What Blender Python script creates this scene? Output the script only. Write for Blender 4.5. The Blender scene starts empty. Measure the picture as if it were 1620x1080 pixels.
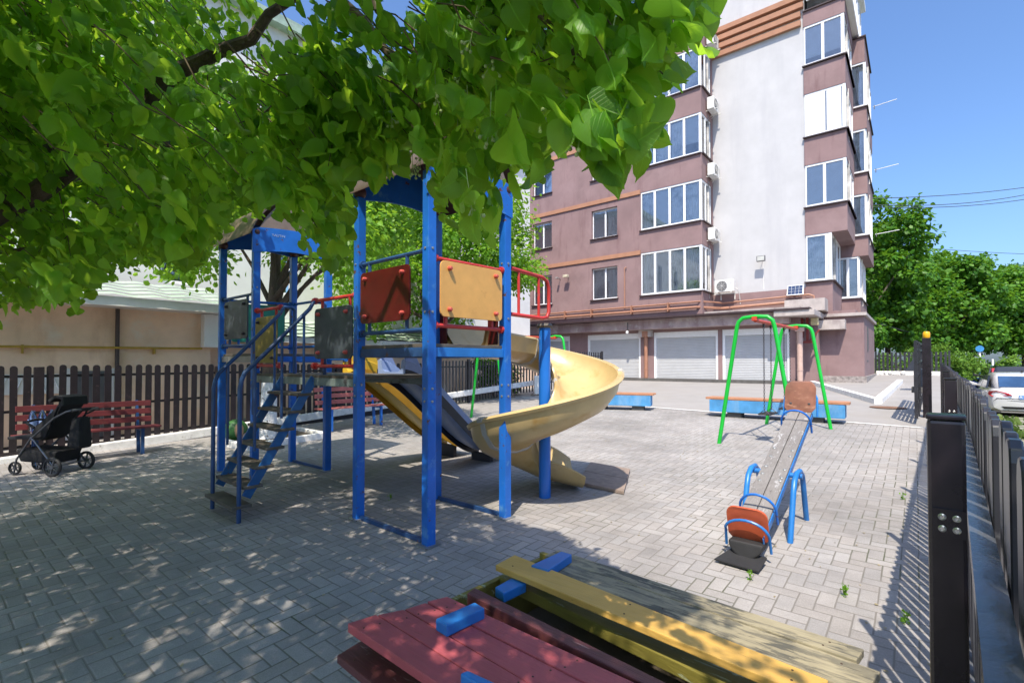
import bpy, bmesh, math, random
import numpy as np
from mathutils import Vector, Matrix
random.seed(7); rng = np.random.default_rng(11)
S = bpy.context.scene
COL = S.collection
R = math.radians

# ------------------------------------------------------------------ camera numbers (used to place points on the ground)
FPX = 775.0; PITCH = R(1.0); CYP = 574 - FPX*math.tan(PITCH)
GX, GY = .0197, .0239                       # the yard rises gently away from the street
def gz(x, y): return GX*x + GY*y
def ray(px, py):
    a = (px-810)/FPX; b = (CYP-py)/FPX
    return Vector((a, math.cos(PITCH)-b*math.sin(PITCH), math.sin(PITCH)+b*math.cos(PITCH)))
def gnd(px, py):
    d = ray(px, py); t = 1.5/(GX*d.x+GY*d.y-d.z); return Vector((0, 0, 1.5))+d*t
def onz(px, py, z):
    d = ray(px, py); t = (z-1.5)/d.z; return Vector((0, 0, 1.5))+d*t
def aty(px, py, y):
    d = ray(px, py); return Vector((0, 0, 1.5))+d*(y/d.y)
UX, NX = Vector((.772, -.636, 0)), Vector((.636, .772, 0))   # the two directions of the yard's grid
Z = Vector((0, 0, 1))

# ------------------------------------------------------------------ objects
def tag(o, label=None, cat=None, group=None, kind=None):
    if label: o['label'] = label
    if cat: o['category'] = cat
    if group: o['group'] = group
    if kind: o['kind'] = kind
    return o
def thing(name, label, cat, loc=(0, 0, 0), rz=0, group=None):
    o = bpy.data.objects.new(name, None); COL.objects.link(o)
    o.location = loc; o.rotation_euler = (0, 0, rz); o.empty_display_size = .1
    return tag(o, label, cat, group)
def root_of(o):
    while o.parent: o = o.parent
    return o
def copy_tree(o, parent=None):
    c = o.copy(); COL.objects.link(c)
    if parent: c.parent = parent
    for ch in [k for k in bpy.data.objects if k.parent == o]: copy_tree(ch, c)
    return c
def frame(d, up=Z):
    d = d.normalized(); s = d.cross(up)
    if s.length < 1e-4: s = d.cross(Vector((0, 1, 0)))
    s.normalize(); return d, s, s.cross(d).normalized()

class MB:
    def __init__(s): s.v = []; s.f = []
    def add(s, vs, fs):
        b = len(s.v); s.v += [Vector(v) for v in vs]; s.f += [tuple(b+i for i in f) for f in fs]; return s
    def box(s, c, h, ax=(Vector((1, 0, 0)), Vector((0, 1, 0)), Z)):
        c = Vector(c); a, b, d = [Vector(k)*e for k, e in zip(ax, h)]
        vs = [c+i*a+j*b+k*d for k in (-1, 1) for j in (-1, 1) for i in (-1, 1)]
        return s.add(vs, [(0, 2, 3, 1), (4, 5, 7, 6), (0, 1, 5, 4), (2, 6, 7, 3), (0, 4, 6, 2), (1, 3, 7, 5)])
    def bar(s, p, q, w, h, up=Z):                      # square bar from p to q
        p, q = Vector(p), Vector(q); d, sd, u = frame(q-p, up)
        return s.box((p+q)/2, ((q-p).length/2, w/2, h/2), (d, sd, u))
    def hexa(s, b, t):                                 # bottom four and top four points
        return s.add(list(b)+list(t), [(3, 2, 1, 0), (4, 5, 6, 7), (0, 1, 5, 4), (1, 2, 6, 5), (2, 3, 7, 6), (3, 0, 4, 7)])
    def prism(s, poly, ex):                            # planar polygon swept by a vector
        n = len(poly); ex = Vector(ex); vs = [Vector(p) for p in poly]; vs += [v+ex for v in vs]
        return s.add(vs, [tuple(range(n-1, -1, -1)), tuple(range(n, 2*n))]+[(i, (i+1) % n, n+(i+1) % n, n+i) for i in range(n)])
    def tube(s, pts, r, seg=8, cap=True):
        pts = [Vector(p) for p in pts]; n = len(pts); rs = r if isinstance(r, (list, tuple)) else [r]*n
        b = len(s.v); prev = None
        for i, p in enumerate(pts):
            d = ((pts[min(i+1, n-1)]-p).normalized()+(p-pts[max(i-1, 0)]).normalized())
            if d.length < 1e-6: d = pts[min(i+1, n-1)]-pts[max(i-1, 0)]
            d.normalize()
            if prev is None: _, sd, u = frame(d)
            else:
                sd = prev-d*prev.dot(d)
                if sd.length < 1e-5: _, sd, u = frame(d)
                sd.normalize(); u = sd.cross(d)
            prev = sd
            for k in range(seg):
                a = 2*math.pi*k/seg; s.v.append(p+rs[i]*(math.cos(a)*sd+math.sin(a)*u))
        for i in range(n-1):
            for k in range(seg):
                k2 = (k+1) % seg; s.f.append((b+i*seg+k, b+i*seg+k2, b+(i+1)*seg+k2, b+(i+1)*seg+k))
        if cap:
            s.f.append(tuple(b+k for k in range(seg-1, -1, -1))); s.f.append(tuple(b+(n-1)*seg+k for k in range(seg)))
        return s
    def lathe(s, prof, c=(0, 0, 0), seg=16, axis=Z, ring=False):
        c = Vector(c); d, sd, u = frame(Vector(axis), Vector((1, 0, 0)) if abs(Vector(axis).z) > .9 else Z); b = len(s.v); n = len(prof)
        for r, h in prof:
            for k in range(seg):
                a = 2*math.pi*k/seg; s.v.append(c+d*h+max(r, 1e-4)*(math.cos(a)*sd+math.sin(a)*u))
        for i in range(n-1):
            for k in range(seg):
                k2 = (k+1) % seg; s.f.append((b+i*seg+k, b+i*seg+k2, b+(i+1)*seg+k2, b+(i+1)*seg+k))
        if ring:
            for k in range(seg): k2 = (k+1) % seg; s.f.append((b+(n-1)*seg+k, b+(n-1)*seg+k2, b+k2, b+k))
            return s
        s.f.append(tuple(b+k for k in range(seg-1, -1, -1))); s.f.append(tuple(b+(n-1)*seg+k for k in range(seg)))
        return s
    def ball(s, c, r, seg=10, rings=6, sc=(1, 1, 1)):
        c = Vector(c); b = len(s.v)
        for i in range(rings+1):
            th = math.pi*i/rings
            for k in range(seg):
                a = 2*math.pi*k/seg; s.v.append(c+Vector((r*sc[0]*math.sin(th)*math.cos(a), r*sc[1]*math.sin(th)*math.sin(a), r*sc[2]*math.cos(th))))
        for i in range(rings):
            for k in range(seg):
                k2 = (k+1) % seg; s.f.append((b+i*seg+k, b+(i+1)*seg+k, b+(i+1)*seg+k2, b+i*seg+k2))
        return s
    def sweep(s, prof, path, lats, closed=True, ups=None):   # prof: (side, up) pairs
        b = len(s.v); n = len(prof)
        for i, (p, l) in enumerate(zip(path, lats)):
            up = ups[i] if ups else Z
            for (a, h) in prof: s.v.append(Vector(p)+Vector(l)*a+up*h)
        for i in range(len(path)-1):
            for k in range(n if closed else n-1):
                k2 = (k+1) % n; s.f.append((b+i*n+k, b+i*n+k2, b+(i+1)*n+k2, b+(i+1)*n+k))
        if closed:
            e = b+(len(path)-1)*n
            s.f.append(tuple(b+k for k in range(n-1, -1, -1))); s.f.append(tuple(e+k for k in range(n)))
        return s
    def build(s, name, mat, parent=None, smooth=False, bevel=0, local=False, seg=2):
        vs = s.v
        if parent is not None and not local:
            r = root_of(parent); m = Matrix.LocRotScale(r.location, r.rotation_euler, None).inverted(); vs = [m @ v for v in vs]
        me = bpy.data.meshes.new(name); bm = bmesh.new()
        bv = [bm.verts.new(v) for v in vs]
        for f in s.f:
            try: bm.faces.new([bv[i] for i in f])
            except ValueError: pass
        bmesh.ops.remove_doubles(bm, verts=bm.verts, dist=1e-5)
        bmesh.ops.recalc_face_normals(bm, faces=bm.faces)
        if bevel:
            ed = [e for e in bm.edges if len(e.link_faces) == 2 and e.calc_face_angle(0) > .6]
            bmesh.ops.bevel(bm, geom=ed, offset=bevel, segments=seg, affect='EDGES', profile=.6)
        if smooth:
            for f in bm.faces: f.smooth = True
            for e in bm.edges:
                if len(e.link_faces) == 2 and e.calc_face_angle(0) > .7: e.smooth = False
        bm.to_mesh(me); bm.free()
        if mat: me.materials.append(mat)
        o = bpy.data.objects.new(name, me); COL.objects.link(o)
        if parent is not None: o.parent = parent
        return o

# ------------------------------------------------------------------ materials
class NT:
    def __init__(s, name):
        s.m = bpy.data.materials.new(name); s.m.use_nodes = True; s.t = s.m.node_tree; s.t.nodes.clear()
        s.out = s.t.nodes.new('ShaderNodeOutputMaterial'); s.tc = s.t.nodes.new('ShaderNodeTexCoord')
    def n(s, typ, **kw):
        x = s.t.nodes.new(typ)
        for k, v in kw.items(): setattr(x, k, v)
        return x
    def put(s, sock, v):
        if isinstance(v, bpy.types.NodeSocket): s.t.links.new(v, sock)
        elif isinstance(v, (tuple, list)) and len(v) == 3 and sock.type == 'RGBA': sock.default_value = (*v, 1)
        else: sock.default_value = v
    def math(s, op, a, b=0., c=0.):
        x = s.n('ShaderNodeMath', operation=op); s.put(x.inputs[0], a); s.put(x.inputs[1], b); s.put(x.inputs[2], c); return x.outputs[0]
    def mix(s, f, a, b, mode='MIX'):
        x = s.n('ShaderNodeMix', data_type='RGBA', blend_type=mode); s.put(x.inputs[0], f); s.put(x.inputs[6], a); s.put(x.inputs[7], b); return x.outputs[2]
    def noise(s, scale, detail=5., rough=.6, vec=None, stretch=None, dist=0.):
        v = vec or s.tc.outputs['Object']
        if stretch:
            mp = s.n('ShaderNodeMapping'); mp.inputs['Scale'].default_value = stretch; s.put(mp.inputs[0], v); v = mp.outputs[0]
        x = s.n('ShaderNodeTexNoise'); s.put(x.inputs['Vector'], v); x.inputs['Scale'].default_value = scale; x.inputs['Detail'].default_value = detail
        x.inputs['Roughness'].default_value = rough; x.inputs['Distortion'].default_value = dist; return x.outputs['Fac']
    def rng(s, v, a, b, c, d):
        x = s.n('ShaderNodeMapRange'); s.put(x.inputs[0], v)
        for i, q in enumerate((a, b, c, d)): s.put(x.inputs[i+1], q)
        return x.outputs[0]
    def bsdf(s, col, rough=.6, metal=0., bump=None, bstr=.3, bdist=.01, spec=.5, coat=0.):
        b = s.n('ShaderNodeBsdfPrincipled'); s.put(b.inputs['Base Color'], col); s.put(b.inputs['Roughness'], rough); s.put(b.inputs['Metallic'], metal)
        b.inputs['Specular IOR Level'].default_value = spec; b.inputs['Coat Weight'].default_value = coat
        if bump is not None:
            k = s.n('ShaderNodeBump'); k.inputs['Strength'].default_value = bstr; k.inputs['Distance'].default_value = bdist
            s.put(k.inputs['Height'], bump); s.put(b.inputs['Normal'], k.outputs[0])
        return b.outputs[0]
    def done(s, sh): s.t.links.new(sh, s.out.inputs[0]); return s.m

def M(name, col, rough=.6, metal=0., var=.15, vs=5., bump=.15, bs=60., wear=None, wear2=None, spec=.5, coat=0., stretch=None, bdist=.004):
    """colour with slow variation, optional patches of a second colour (worn, dirty or bare), fine bump"""
    t = NT(name)
    c = t.mix(1., col, t.mix(t.rng(t.noise(vs, stretch=stretch), .3, .7, 0, 1), (1-var,)*3, (1+var,)*3), 'MULTIPLY')
    hgt = t.noise(bs, 3.)
    for w in (wear, wear2):
        if w:
            wc, ws, lo, hi = w[:4]; st = w[4] if len(w) > 4 else None
            k = t.rng(t.noise(ws, 8., .65, stretch=st), lo, hi, 0, 1)
            c = t.mix(k, c, wc)
    return t.done(t.bsdf(c, rough, metal, hgt, bump, bdist, spec, coat))

def wood(name, col, dark, bare, rough=.6, rot=39.5, bare_amt=.64, grain=.5):
    """painted or weathered board: grain along the plank, worn patches, dark cracks"""
    t = NT(name); mp = t.n('ShaderNodeMapping'); mp.inputs['Rotation'].default_value = (0, 0, R(rot)); t.put(mp.inputs[0], t.tc.outputs['Object'])
    m2 = t.n('ShaderNodeMapping'); m2.inputs['Scale'].default_value = (1.6, 26, 26); t.put(m2.inputs[0], mp.outputs[0]); g = t.noise(2.2, 8., .68, vec=m2.outputs[0], dist=.6)
    m3 = t.n('ShaderNodeMapping'); m3.inputs['Scale'].default_value = (3, 14, 14); t.put(m3.inputs[0], mp.outputs[0]); w = t.noise(1.6, 9., .7, vec=m3.outputs[0], dist=.4)
    c = t.mix(t.rng(g, .34, .66, 0, grain), col, dark)
    c = t.mix(t.rng(w, bare_amt, bare_amt+.05, 0, 1), c, bare)
    c = t.mix(t.rng(t.noise(4., 5.), .42, .7, 0, .45), c, tuple(min(1, v*1.35) for v in col))
    c = t.mix(t.rng(g, .66, .70, 0, .9), c, (.03, .022, .018))
    h = t.math('ADD', t.math('MULTIPLY', g, -1.), t.math('MULTIPLY', t.rng(w, bare_amt, bare_amt+.04, 0, 1), -.35))
    return t.done(t.bsdf(c, rough, 0, h, .6, .006))
def paving(name, w, tone, joint, ang):
    """herringbone of 2:1 concrete pavers, w = short side"""
    t = NT(name); sx = t.n('ShaderNodeSeparateXYZ')
    mp = t.n('ShaderNodeMapping'); mp.inputs['Rotation'].default_value = (0, 0, ang); mp.inputs['Scale'].default_value = (1/w,)*3
    nz = t.n('ShaderNodeTexNoise'); nz.inputs['Scale'].default_value = 3.; t.put(nz.inputs['Vector'], t.tc.outputs['Object'])
    wob = t.n('ShaderNodeVectorMath', operation='SCALE'); t.put(wob.inputs[0], nz.outputs['Color']); wob.inputs['Scale'].default_value = .012
    ad = t.n('ShaderNodeVectorMath', operation='ADD'); t.put(ad.inputs[0], t.tc.outputs['Object']); t.put(ad.inputs[1], wob.outputs[0])
    t.put(mp.inputs[0], ad.outputs[0]); t.put(sx.inputs[0], mp.outputs[0])
    x, y = sx.outputs[0], sx.outputs[1]
    i, j = t.math('FLOOR', x), t.math('FLOOR', y); fx, fy = t.math('SUBTRACT', x, i), t.math('SUBTRACT', y, j)
    k = t.math('FLOORED_MODULO', t.math('SUBTRACT', i, j), 4.)
    eq = lambda v: t.math('COMPARE', k, v, .1)
    k1, k2, k3 = eq(1.), eq(2.), eq(3.); ver = t.math('ADD', k2, k3)
    xx = t.math('ADD', fx, k1); yy = t.math('ADD', fy, k2)
    lx = t.math('SUBTRACT', 2., ver); ly = t.math('ADD', 1., ver)
    dx = t.math('MINIMUM', xx, t.math('SUBTRACT', lx, xx)); dy = t.math('MINIMUM', yy, t.math('SUBTRACT', ly, yy))
    d = t.math('MINIMUM', dx, dy)
    cb = t.n('ShaderNodeCombineXYZ'); t.put(cb.inputs[0], t.math('SUBTRACT', i, k1)); t.put(cb.inputs[1], t.math('SUBTRACT', j, k2))
    wn = t.n('ShaderNodeTexWhiteNoise'); wn.noise_dimensions = '3D'; t.put(wn.inputs[0], cb.outputs[0])
    val = t.rng(wn.outputs[0], 0, 1, .90, 1.07)
    hue = t.mix(t.math('MULTIPLY', t.n('ShaderNodeSeparateColor').outputs[0], 0.), tone, tone)
    sc = t.n('ShaderNodeSeparateColor'); t.put(sc.inputs[0], wn.outputs[1])
    col = t.mix(t.rng(sc.outputs[1], 0, 1, 0, .25), tone, (tone[0]*1.1, tone[1]*.98, tone[2]*.86))
    vv = t.n('ShaderNodeCombineColor'); [t.put(vv.inputs[q], val) for q in range(3)]
    col = t.mix(1., col, vv.outputs[0], 'MULTIPLY')
    spk = t.rng(t.noise(160., 4., .75), .3, .7, .78, 1.2); s3 = t.n('ShaderNodeCombineColor'); [t.put(s3.inputs[q], spk) for q in range(3)]
    col = t.mix(1., col, s3.outputs[0], 'MULTIPLY')
    st = t.rng(t.noise(.8, 8., .7), .34, .68, .66, 1.14); s4 = t.n('ShaderNodeCombineColor'); [t.put(s4.inputs[q], st) for q in range(3)]
    col = t.mix(1., col, s4.outputs[0], 'MULTIPLY')
    jw = t.rng(t.noise(2.2, 3.), .3, .7, .045, .075)
    jm = t.n('ShaderNodeMapRange', interpolation_type='SMOOTHSTEP'); t.put(jm.inputs[0], d); t.put(jm.inputs[1], .03); t.put(jm.inputs[2], jw); jm.inputs[3].default_value = 1; jm.inputs[4].default_value = 0
    jc = t.mix(t.rng(t.noise(1.3, 4.), .5, .68, 0, .7), joint, (.05, .065, .022))
    col = t.mix(jm.outputs[0], col, jc)
    h = t.math('ADD', t.math('MULTIPLY', t.math('MINIMUM', d, .13), 7.), t.math('ADD', t.math('MULTIPLY', t.noise(220., 3.), .16), t.math('MULTIPLY', wn.outputs[0], .22)))
    return t.done(t.bsdf(col, .85, 0, h, .5, .005, .3))

def foliage(name, dark, light, trans, tw=.42, rough=.45):
    t = NT(name); geo = t.n('ShaderNodeNewGeometry')
    r = geo.outputs['Random Per Island']
    c = t.mix(r, dark, light)
    c = t.mix(t.rng(t.noise(9., 2.), .3, .7, 0, .4), c, tuple(v*.6 for v in dark))
    b = t.n('ShaderNodeBsdfPrincipled'); t.put(b.inputs['Base Color'], c); b.inputs['Roughness'].default_value = rough; b.inputs['Specular IOR Level'].default_value = .35
    tr = t.n('ShaderNodeBsdfTranslucent'); t.put(tr.inputs[0], t.mix(r, tuple(v*.65 for v in trans), trans))
    mx = t.n('ShaderNodeMixShader'); mx.inputs[0].default_value = tw; t.put(mx.inputs[1], b.outputs[0]); t.put(mx.inputs[2], tr.outputs[0])
    return t.done(mx.outputs[0])

def leaf_near(name, dark, light, trans, tw=.5):
    """leaf with midrib and side veins, for the leaves close enough to show them"""
    t = NT(name); geo = t.n('ShaderNodeNewGeometry'); r = geo.outputs['Random Per Island']; sx = t.n('ShaderNodeSeparateXYZ'); t.put(sx.inputs[0], t.tc.outputs['UV'])
    ax = t.math('ABSOLUTE', sx.outputs[0]); ph = t.math('FRACT', t.math('MULTIPLY', t.math('SUBTRACT', sx.outputs[1], t.math('MULTIPLY', ax, .75)), 7.5))
    rib = t.rng(ax, .012, .03, 1, 0); sv = t.rng(t.math('ABSOLUTE', t.math('SUBTRACT', ph, .5)), .0, .10, 1, 0); vein = t.math('MAXIMUM', rib, t.math('MULTIPLY', sv, .6))
    c = t.mix(r, dark, light); c = t.mix(t.rng(t.noise(30., 4.), .35, .7, 0, .4), c, tuple(v*.62 for v in dark)); c = t.mix(t.rng(t.noise(55., 3.), .70, .74, 0, .7), c, (.16, .12, .03))
    c2 = t.mix(t.math('MULTIPLY', vein, .45), c, tuple(min(1, v*2.2) for v in light))
    k = t.n('ShaderNodeBump'); k.inputs['Strength'].default_value = .5; k.inputs['Distance'].default_value = .002; t.put(k.inputs['Height'], t.math('MULTIPLY', vein, -1.))
    b = t.n('ShaderNodeBsdfPrincipled'); t.put(b.inputs['Base Color'], c2); b.inputs['Roughness'].default_value = .42; b.inputs['Specular IOR Level'].default_value = .4; t.put(b.inputs['Normal'], k.outputs[0])
    tr = t.n('ShaderNodeBsdfTranslucent'); tc_ = t.mix(r, tuple(v*.65 for v in trans), trans); t.put(tr.inputs[0], t.mix(t.math('MULTIPLY', vein, .5), tc_, tuple(v*.45 for v in trans)))
    mx = t.n('ShaderNodeMixShader'); mx.inputs[0].default_value = tw; t.put(mx.inputs[1], b.outputs[0]); t.put(mx.inputs[2], tr.outputs[0])
    return t.done(mx.outputs[0])

def glass(name, tint=(.82, .88, .92), mixv=.0, boost=1.):
    t = NT(name); fr = t.n('ShaderNodeFresnel'); fr.inputs[0].default_value = 1.55
    tr = t.n('ShaderNodeBsdfTransparent'); t.put(tr.inputs[0], tint)
    gl = t.n('ShaderNodeBsdfGlossy'); gl.inputs['Roughness'].default_value = .02; t.put(gl.inputs[0], (.95, .97, 1))
    wv = t.n('ShaderNodeBump'); wv.inputs['Strength'].default_value = .03; wv.inputs['Distance'].default_value = .05; t.put(wv.inputs['Height'], t.noise(1.6, 1.)); t.put(gl.inputs['Normal'], wv.outputs[0])
    f = t.math('MINIMUM', t.math('ADD', t.math('MULTIPLY', fr.outputs[0], 1.6*boost), mixv), 1.)
    mx = t.n('ShaderNodeMixShader'); t.put(mx.inputs[0], f); t.put(mx.inputs[1], tr.outputs[0]); t.put(mx.inputs[2], gl.outputs[0])
    return t.done(mx.outputs[0])

RUST = (.11, .045, .02)
mBlue = M('blue_paint', (.012, .13, .50), .38, var=.22, vs=3., bump=.12, wear=(RUST, 11., .625, .655), wear2=((.10, .28, .55), 5., .60, .72))
mBluePole = M('blue_pole_paint', (.012, .14, .52), .3, var=.12, vs=2., bump=.05, wear=(RUST, 20., .70, .73))
mStair = M('stair_blue_shaded', (.016, .10, .27), .42, var=.25, vs=4., wear=(RUST, 12., .61, .65))  # darker than the other blue parts, deep shade put into the colour
mBlueDark = M('dark_blue_paint', (.02, .065, .18), .42, var=.3, vs=4., wear=(RUST, 12., .62, .67))  # darker copy of the blue; on the stair handrails it carries their shade
mRedTube = M('red_paint', (.50, .035, .03), .4, var=.2, vs=5., wear=((.30, .10, .07), 10., .58, .68))
mRedPanel = M('red_panel', (.085, .008, .007), .35, var=.25, vs=4., bump=.08, wear=((.05, .007, .007), 6., .56, .7))
mOrange = M('orange_panel', (.72, .38, .10), .4, var=.12, vs=4., bump=.08, wear=((.55, .27, .07), 9., .62, .72))
mGreyPanel = M('slate_panel', (.055, .07, .085), .5, var=.25, vs=5., bump=.08)
mOlive = M('olive_panel', (.20, .16, .03), .45, var=.2, vs=5., bump=.08)
mTeal = M('teal_panel', (.04, .32, .21), .5, var=.15, vs=5., bump=.08)
mDeck = M('deck_board', (.10, .085, .07), .7, var=.3, vs=8., bump=.3, stretch=(1, 1, 4))
mRoof = M('brown_roof_sheet', (.12, .085, .07), .45, var=.22, vs=7., bump=.1)
mSlideY = M('tan_slide_plastic', (.53, .385, .175), .32, var=.14, vs=2.5, bump=.05, wear=((.45, .27, .08), 4., .56, .72), wear2=((.60, .50, .33), 30., .68, .72))
mSlideYel = M('yellow_slide_plastic', (.68, .44, .04), .35, var=.12, vs=3., bump=.05)
mSlideBl = M('blue_slide_plastic', (.24, .32, .52), .35, var=.15, vs=3., bump=.05)
mSlideDk = M('dark_slide_side', (.018, .02, .03), .45, var=.2, bump=.05)
mMetalGrey = M('grey_steel', (.30, .31, .31), .45, .6, var=.2, wear=(RUST, 16., .62, .68))
mBolt = M('bolt_plastic', (.5, .08, .06), .4, var=.1)
mBoltDk = M('dark_bolt_cap', (.03, .025, .03), .4, var=.1)
mGreen = M('green_tube_paint', (.010, .42, .040), .32, var=.12, vs=3., bump=.06, wear=((.05, .12, .04), 22., .71, .74))
mRedBar = M('orange_red_bar', (.52, .06, .025), .45, var=.2, wear=(RUST, 12., .6, .68))
mChain = M('chain_steel', (.07, .06, .06), .5, .7, var=.2)
mRubber = M('black_rubber', (.02, .02, .022), .7, var=.25, bump=.3)
mMat = M('rubber_tile', (.26, .20, .165), .9, var=.2, vs=12., bump=.5)
mWoodGrey = None
mPly = M('varnished_plywood', (.22, .09, .055), .45, var=.25, vs=9., bump=.1, wear=((.36, .19, .12), 7., .54, .66, (1, 1, 3)))
mPlyRed = M('red_plywood', (.46, .085, .03), .45, var=.2, vs=7., bump=.1)
mCyan = M('bright_blue_paint', (.02, .17, .50), .36, var=.2, vs=4., bump=.1, wear=((.05, .05, .07), 18., .66, .70))
mBench = M('bench_plank', (.44, .21, .115), .6, var=.25, vs=4., bump=.3, stretch=(1, 1, 1), wear=((.30, .14, .08), 11., .55, .68))
mConcBlue = M('blue_painted_concrete', (.06, .25, .50), .75, var=.22, vs=4., bump=.4, wear=((.16, .32, .50), 3., .52, .7, (1, 1, .4)), wear2=((.12, .13, .14), 16., .66, .72))
mConc = M('concrete', (.36, .34, .32), .85, var=.2, vs=5., bump=.4)
mConcDk = M('dark_concrete', (.10, .095, .09), .9, var=.25, vs=5., bump=.4)
mKerb = M('whitewashed_kerb', (.74, .73, .71), .85, var=.14, vs=8., bump=.4, wear=((.36, .34, .32), 9., .58, .70))
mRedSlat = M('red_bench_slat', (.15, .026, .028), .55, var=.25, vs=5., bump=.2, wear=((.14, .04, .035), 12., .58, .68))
mPinkSlat = M('sunlit_red_bench_slat', (.46, .14, .12), .6, var=.2, vs=5., bump=.2)  # pinker copy of the slat red, sunlight put into the colour
mFenceDk = M('dark_brown_fence', (.014, .008, .010), .5, var=.35, vs=6., bump=.2, wear=((.06, .035, .035), 20., .60, .7))
mFenceBk = M('black_fence_metal', (.028, .028, .034), .3, var=.3, vs=5., bump=.05, wear=((.075, .075, .08), 30., .66, .72))
mPost = M('black_post_gloss', (.017, .013, .017), .22, var=.4, vs=6., bump=.04, wear=((.09, .09, .10), 60., .72, .76))
mSteel = M('bright_bolt', (.62, .60, .56), .3, .8, var=.15)
mPlaster = M('mauve_render', (.245, .16, .158), .9, var=.14, vs=.9, bump=.35, bs=90., wear=((.30, .205, .202), .6, .50, .72), wear2=((.17, .095, .095), 2.6, .56, .78, (1, 1, .14)))
mWhitePl = M('white_render', (.50, .495, .50), .92, var=.07, vs=1.2, bump=.4, bs=120., wear=((.44, .435, .45), 1.3, .50, .74, (1, 1, .12)), wear2=((.50, .495, .49), 2.6, .56, .74))
mBand = M('terracotta_band', (.38, .19, .115), .85, var=.1, vs=3., bump=.2)
mSill = M('dark_sill_metal', (.045, .026, .028), .55, var=.2)
mPVC = M('white_window_frame', (.80, .81, .82), .35, var=.04, vs=8., bump=.02)
mCurtain = M('pale_curtain', (.82, .81, .78), .8, var=.1, vs=3., bump=.1, wear=((.42, .43, .45), 1.3, .48, .62))
mBlindGrey = M('grey_roller_blind', (.66, .66, .66), .8, var=.08, vs=2.)
mDarkRoom = M('dim_room', (.50, .48, .45), .9, var=.5, vs=1.5)
mGlass = glass('window_glass', (.90, .92, .94), .05, .85)
mShutter = M('white_roller_shutter', (.46, .47, .485), .45, var=.06, vs=2., bump=.05)
mCanopyTop = M('weathered_concrete_slab', (.42, .37, .345), .85, var=.2, vs=2.5, bump=.35, wear=((.27, .21, .20), 2., .52, .7, (1, 1, .5)))
mPipe = M('terracotta_pipe', (.36, .175, .11), .5, var=.12, vs=4.)
mPipePale = M('pale_downpipe', (.52, .36, .30), .5, var=.12, vs=4.)
mAC = M('ac_white', (.70, .69, .66), .45, var=.08, vs=6.)
mGrille = M('grille_dark', (.10, .10, .105), .6, var=.2)
mStoneBase = M('stone_plinth', (.28, .25, .235), .9, var=.45, vs=9., bump=.9, bs=14., bdist=.02)
mWhiteStone = M('white_rubble_stone', (.66, .65, .63), .9, var=.3, vs=8., bump=1., bs=7., bdist=.05, wear=((.30, .29, .28), 8., .60, .68))
mBeige = M('beige_render', (.84, .60, .43), .9, var=.14, vs=1.2, bump=.3, wear=((.52, .31, .19), 1.1, .52, .76, (1, 1, .35)), wear2=((.80, .68, .56), 1.6, .55, .72))
mSoffit = M('white_soffit', (.66, .64, .62), .6, var=.06)
mGas = M('yellow_gas_pipe', (.42, .27, .04), .5, var=.15)
mTile = M('green_roof_tile', (.36, .46, .36), .5, var=.22, vs=4., bump=.1, wear=((.62, .64, .6), 6., .58, .70))
mWallWhite = M('old_white_wall', (.74, .73, .71), .9, var=.08, vs=1., bump=.2)
mBark = M('brown_bark', (.085, .06, .045), .9, var=.4, vs=14., bump=.8, bs=34., bdist=.02, stretch=(1, 1, .3))
mLime = M('limewashed_bark', (.74, .74, .74), .9, var=.1, vs=9., bump=.8, bs=30., bdist=.02, wear=((.08, .07, .065), 9., .60, .64))
mTwig = M('twig_bark', (.10, .075, .04), .85, var=.3, vs=20.)
mLeaf = foliage('linden_leaf', (.045, .16, .012), (.17, .39, .03), (.56, .90, .055), .57)
mLeafNear = leaf_near('linden_leaf_near', (.045, .16, .012), (.17, .39, .03), (.56, .90, .055), .57)
mLeaf2 = foliage('light_green_leaf', (.07, .20, .014), (.18, .38, .035), (.45, .74, .05), .45)  # leaf green of the two yard trees and the weeds
mLeafFar = foliage('park_leaf', (.030, .13, .012), (.13, .31, .022), (.24, .48, .03), .35, .5)
mBush = foliage('bush_leaf', (.08, .20, .02), (.19, .34, .05), (.26, .42, .05), .3, .5)
mFruit = M('linden_fruit', (.36, .46, .20), .5, var=.15)
mBract = foliage('linden_bract', (.22, .36, .06), (.34, .46, .10), (.40, .50, .10), .4)
mGrass = foliage('verge_grass', (.07, .14, .02), (.20, .26, .06), (.2, .3, .05), .3, .6)
mFabric = M('black_fabric', (.008, .008, .010), .85, var=.3, vs=12., bump=.3)
mFrameGrey = M('stroller_tube', (.10, .11, .13), .3, .7, var=.15)
mClear = glass('bottle_plastic', (.75, .82, .95), .08)
mBottleLabel = M('bottle_label', (.25, .35, .62), .5, var=.3, vs=20.)
mAsphalt = M('asphalt', (.20, .195, .19), .9, var=.16, vs=2., bump=.5, bs=180., wear=((.13, .125, .12), .8, .52, .66))
mDrive = M('pale_drive_paving', (.29, .275, .262), .88, var=.10, vs=1.2, bump=.4, bs=140., wear=((.29, .27, .25), .9, .5, .7))
mSoil = M('soil', (.09, .07, .05), .95, var=.4, vs=8., bump=.8, bs=40.)
mVerge = M('verge_earth', (.27, .25, .20), .95, var=.4, vs=5., bump=.8, bs=40., wear=((.06, .11, .02), 3., .45, .6))
mLine = M('white_line_paint', (.72, .71, .69), .8, var=.15, vs=12., bump=.2, wear=((.4, .38, .35), 14., .58, .68))
mPave = paving('herringbone_paving', .093, (.335, .32, .312), (.19, .175, .16), R(39.5))

mWoodGrey = wood('weathered_board', (.215, .20, .19), (.10, .088, .082), (.36, .35, .35), .8, rot=-50.5, bare_amt=.57)
mBench = wood('bench_plank', (.42, .20, .11), (.25, .11, .06), (.34, .22, .15), .65)
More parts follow.
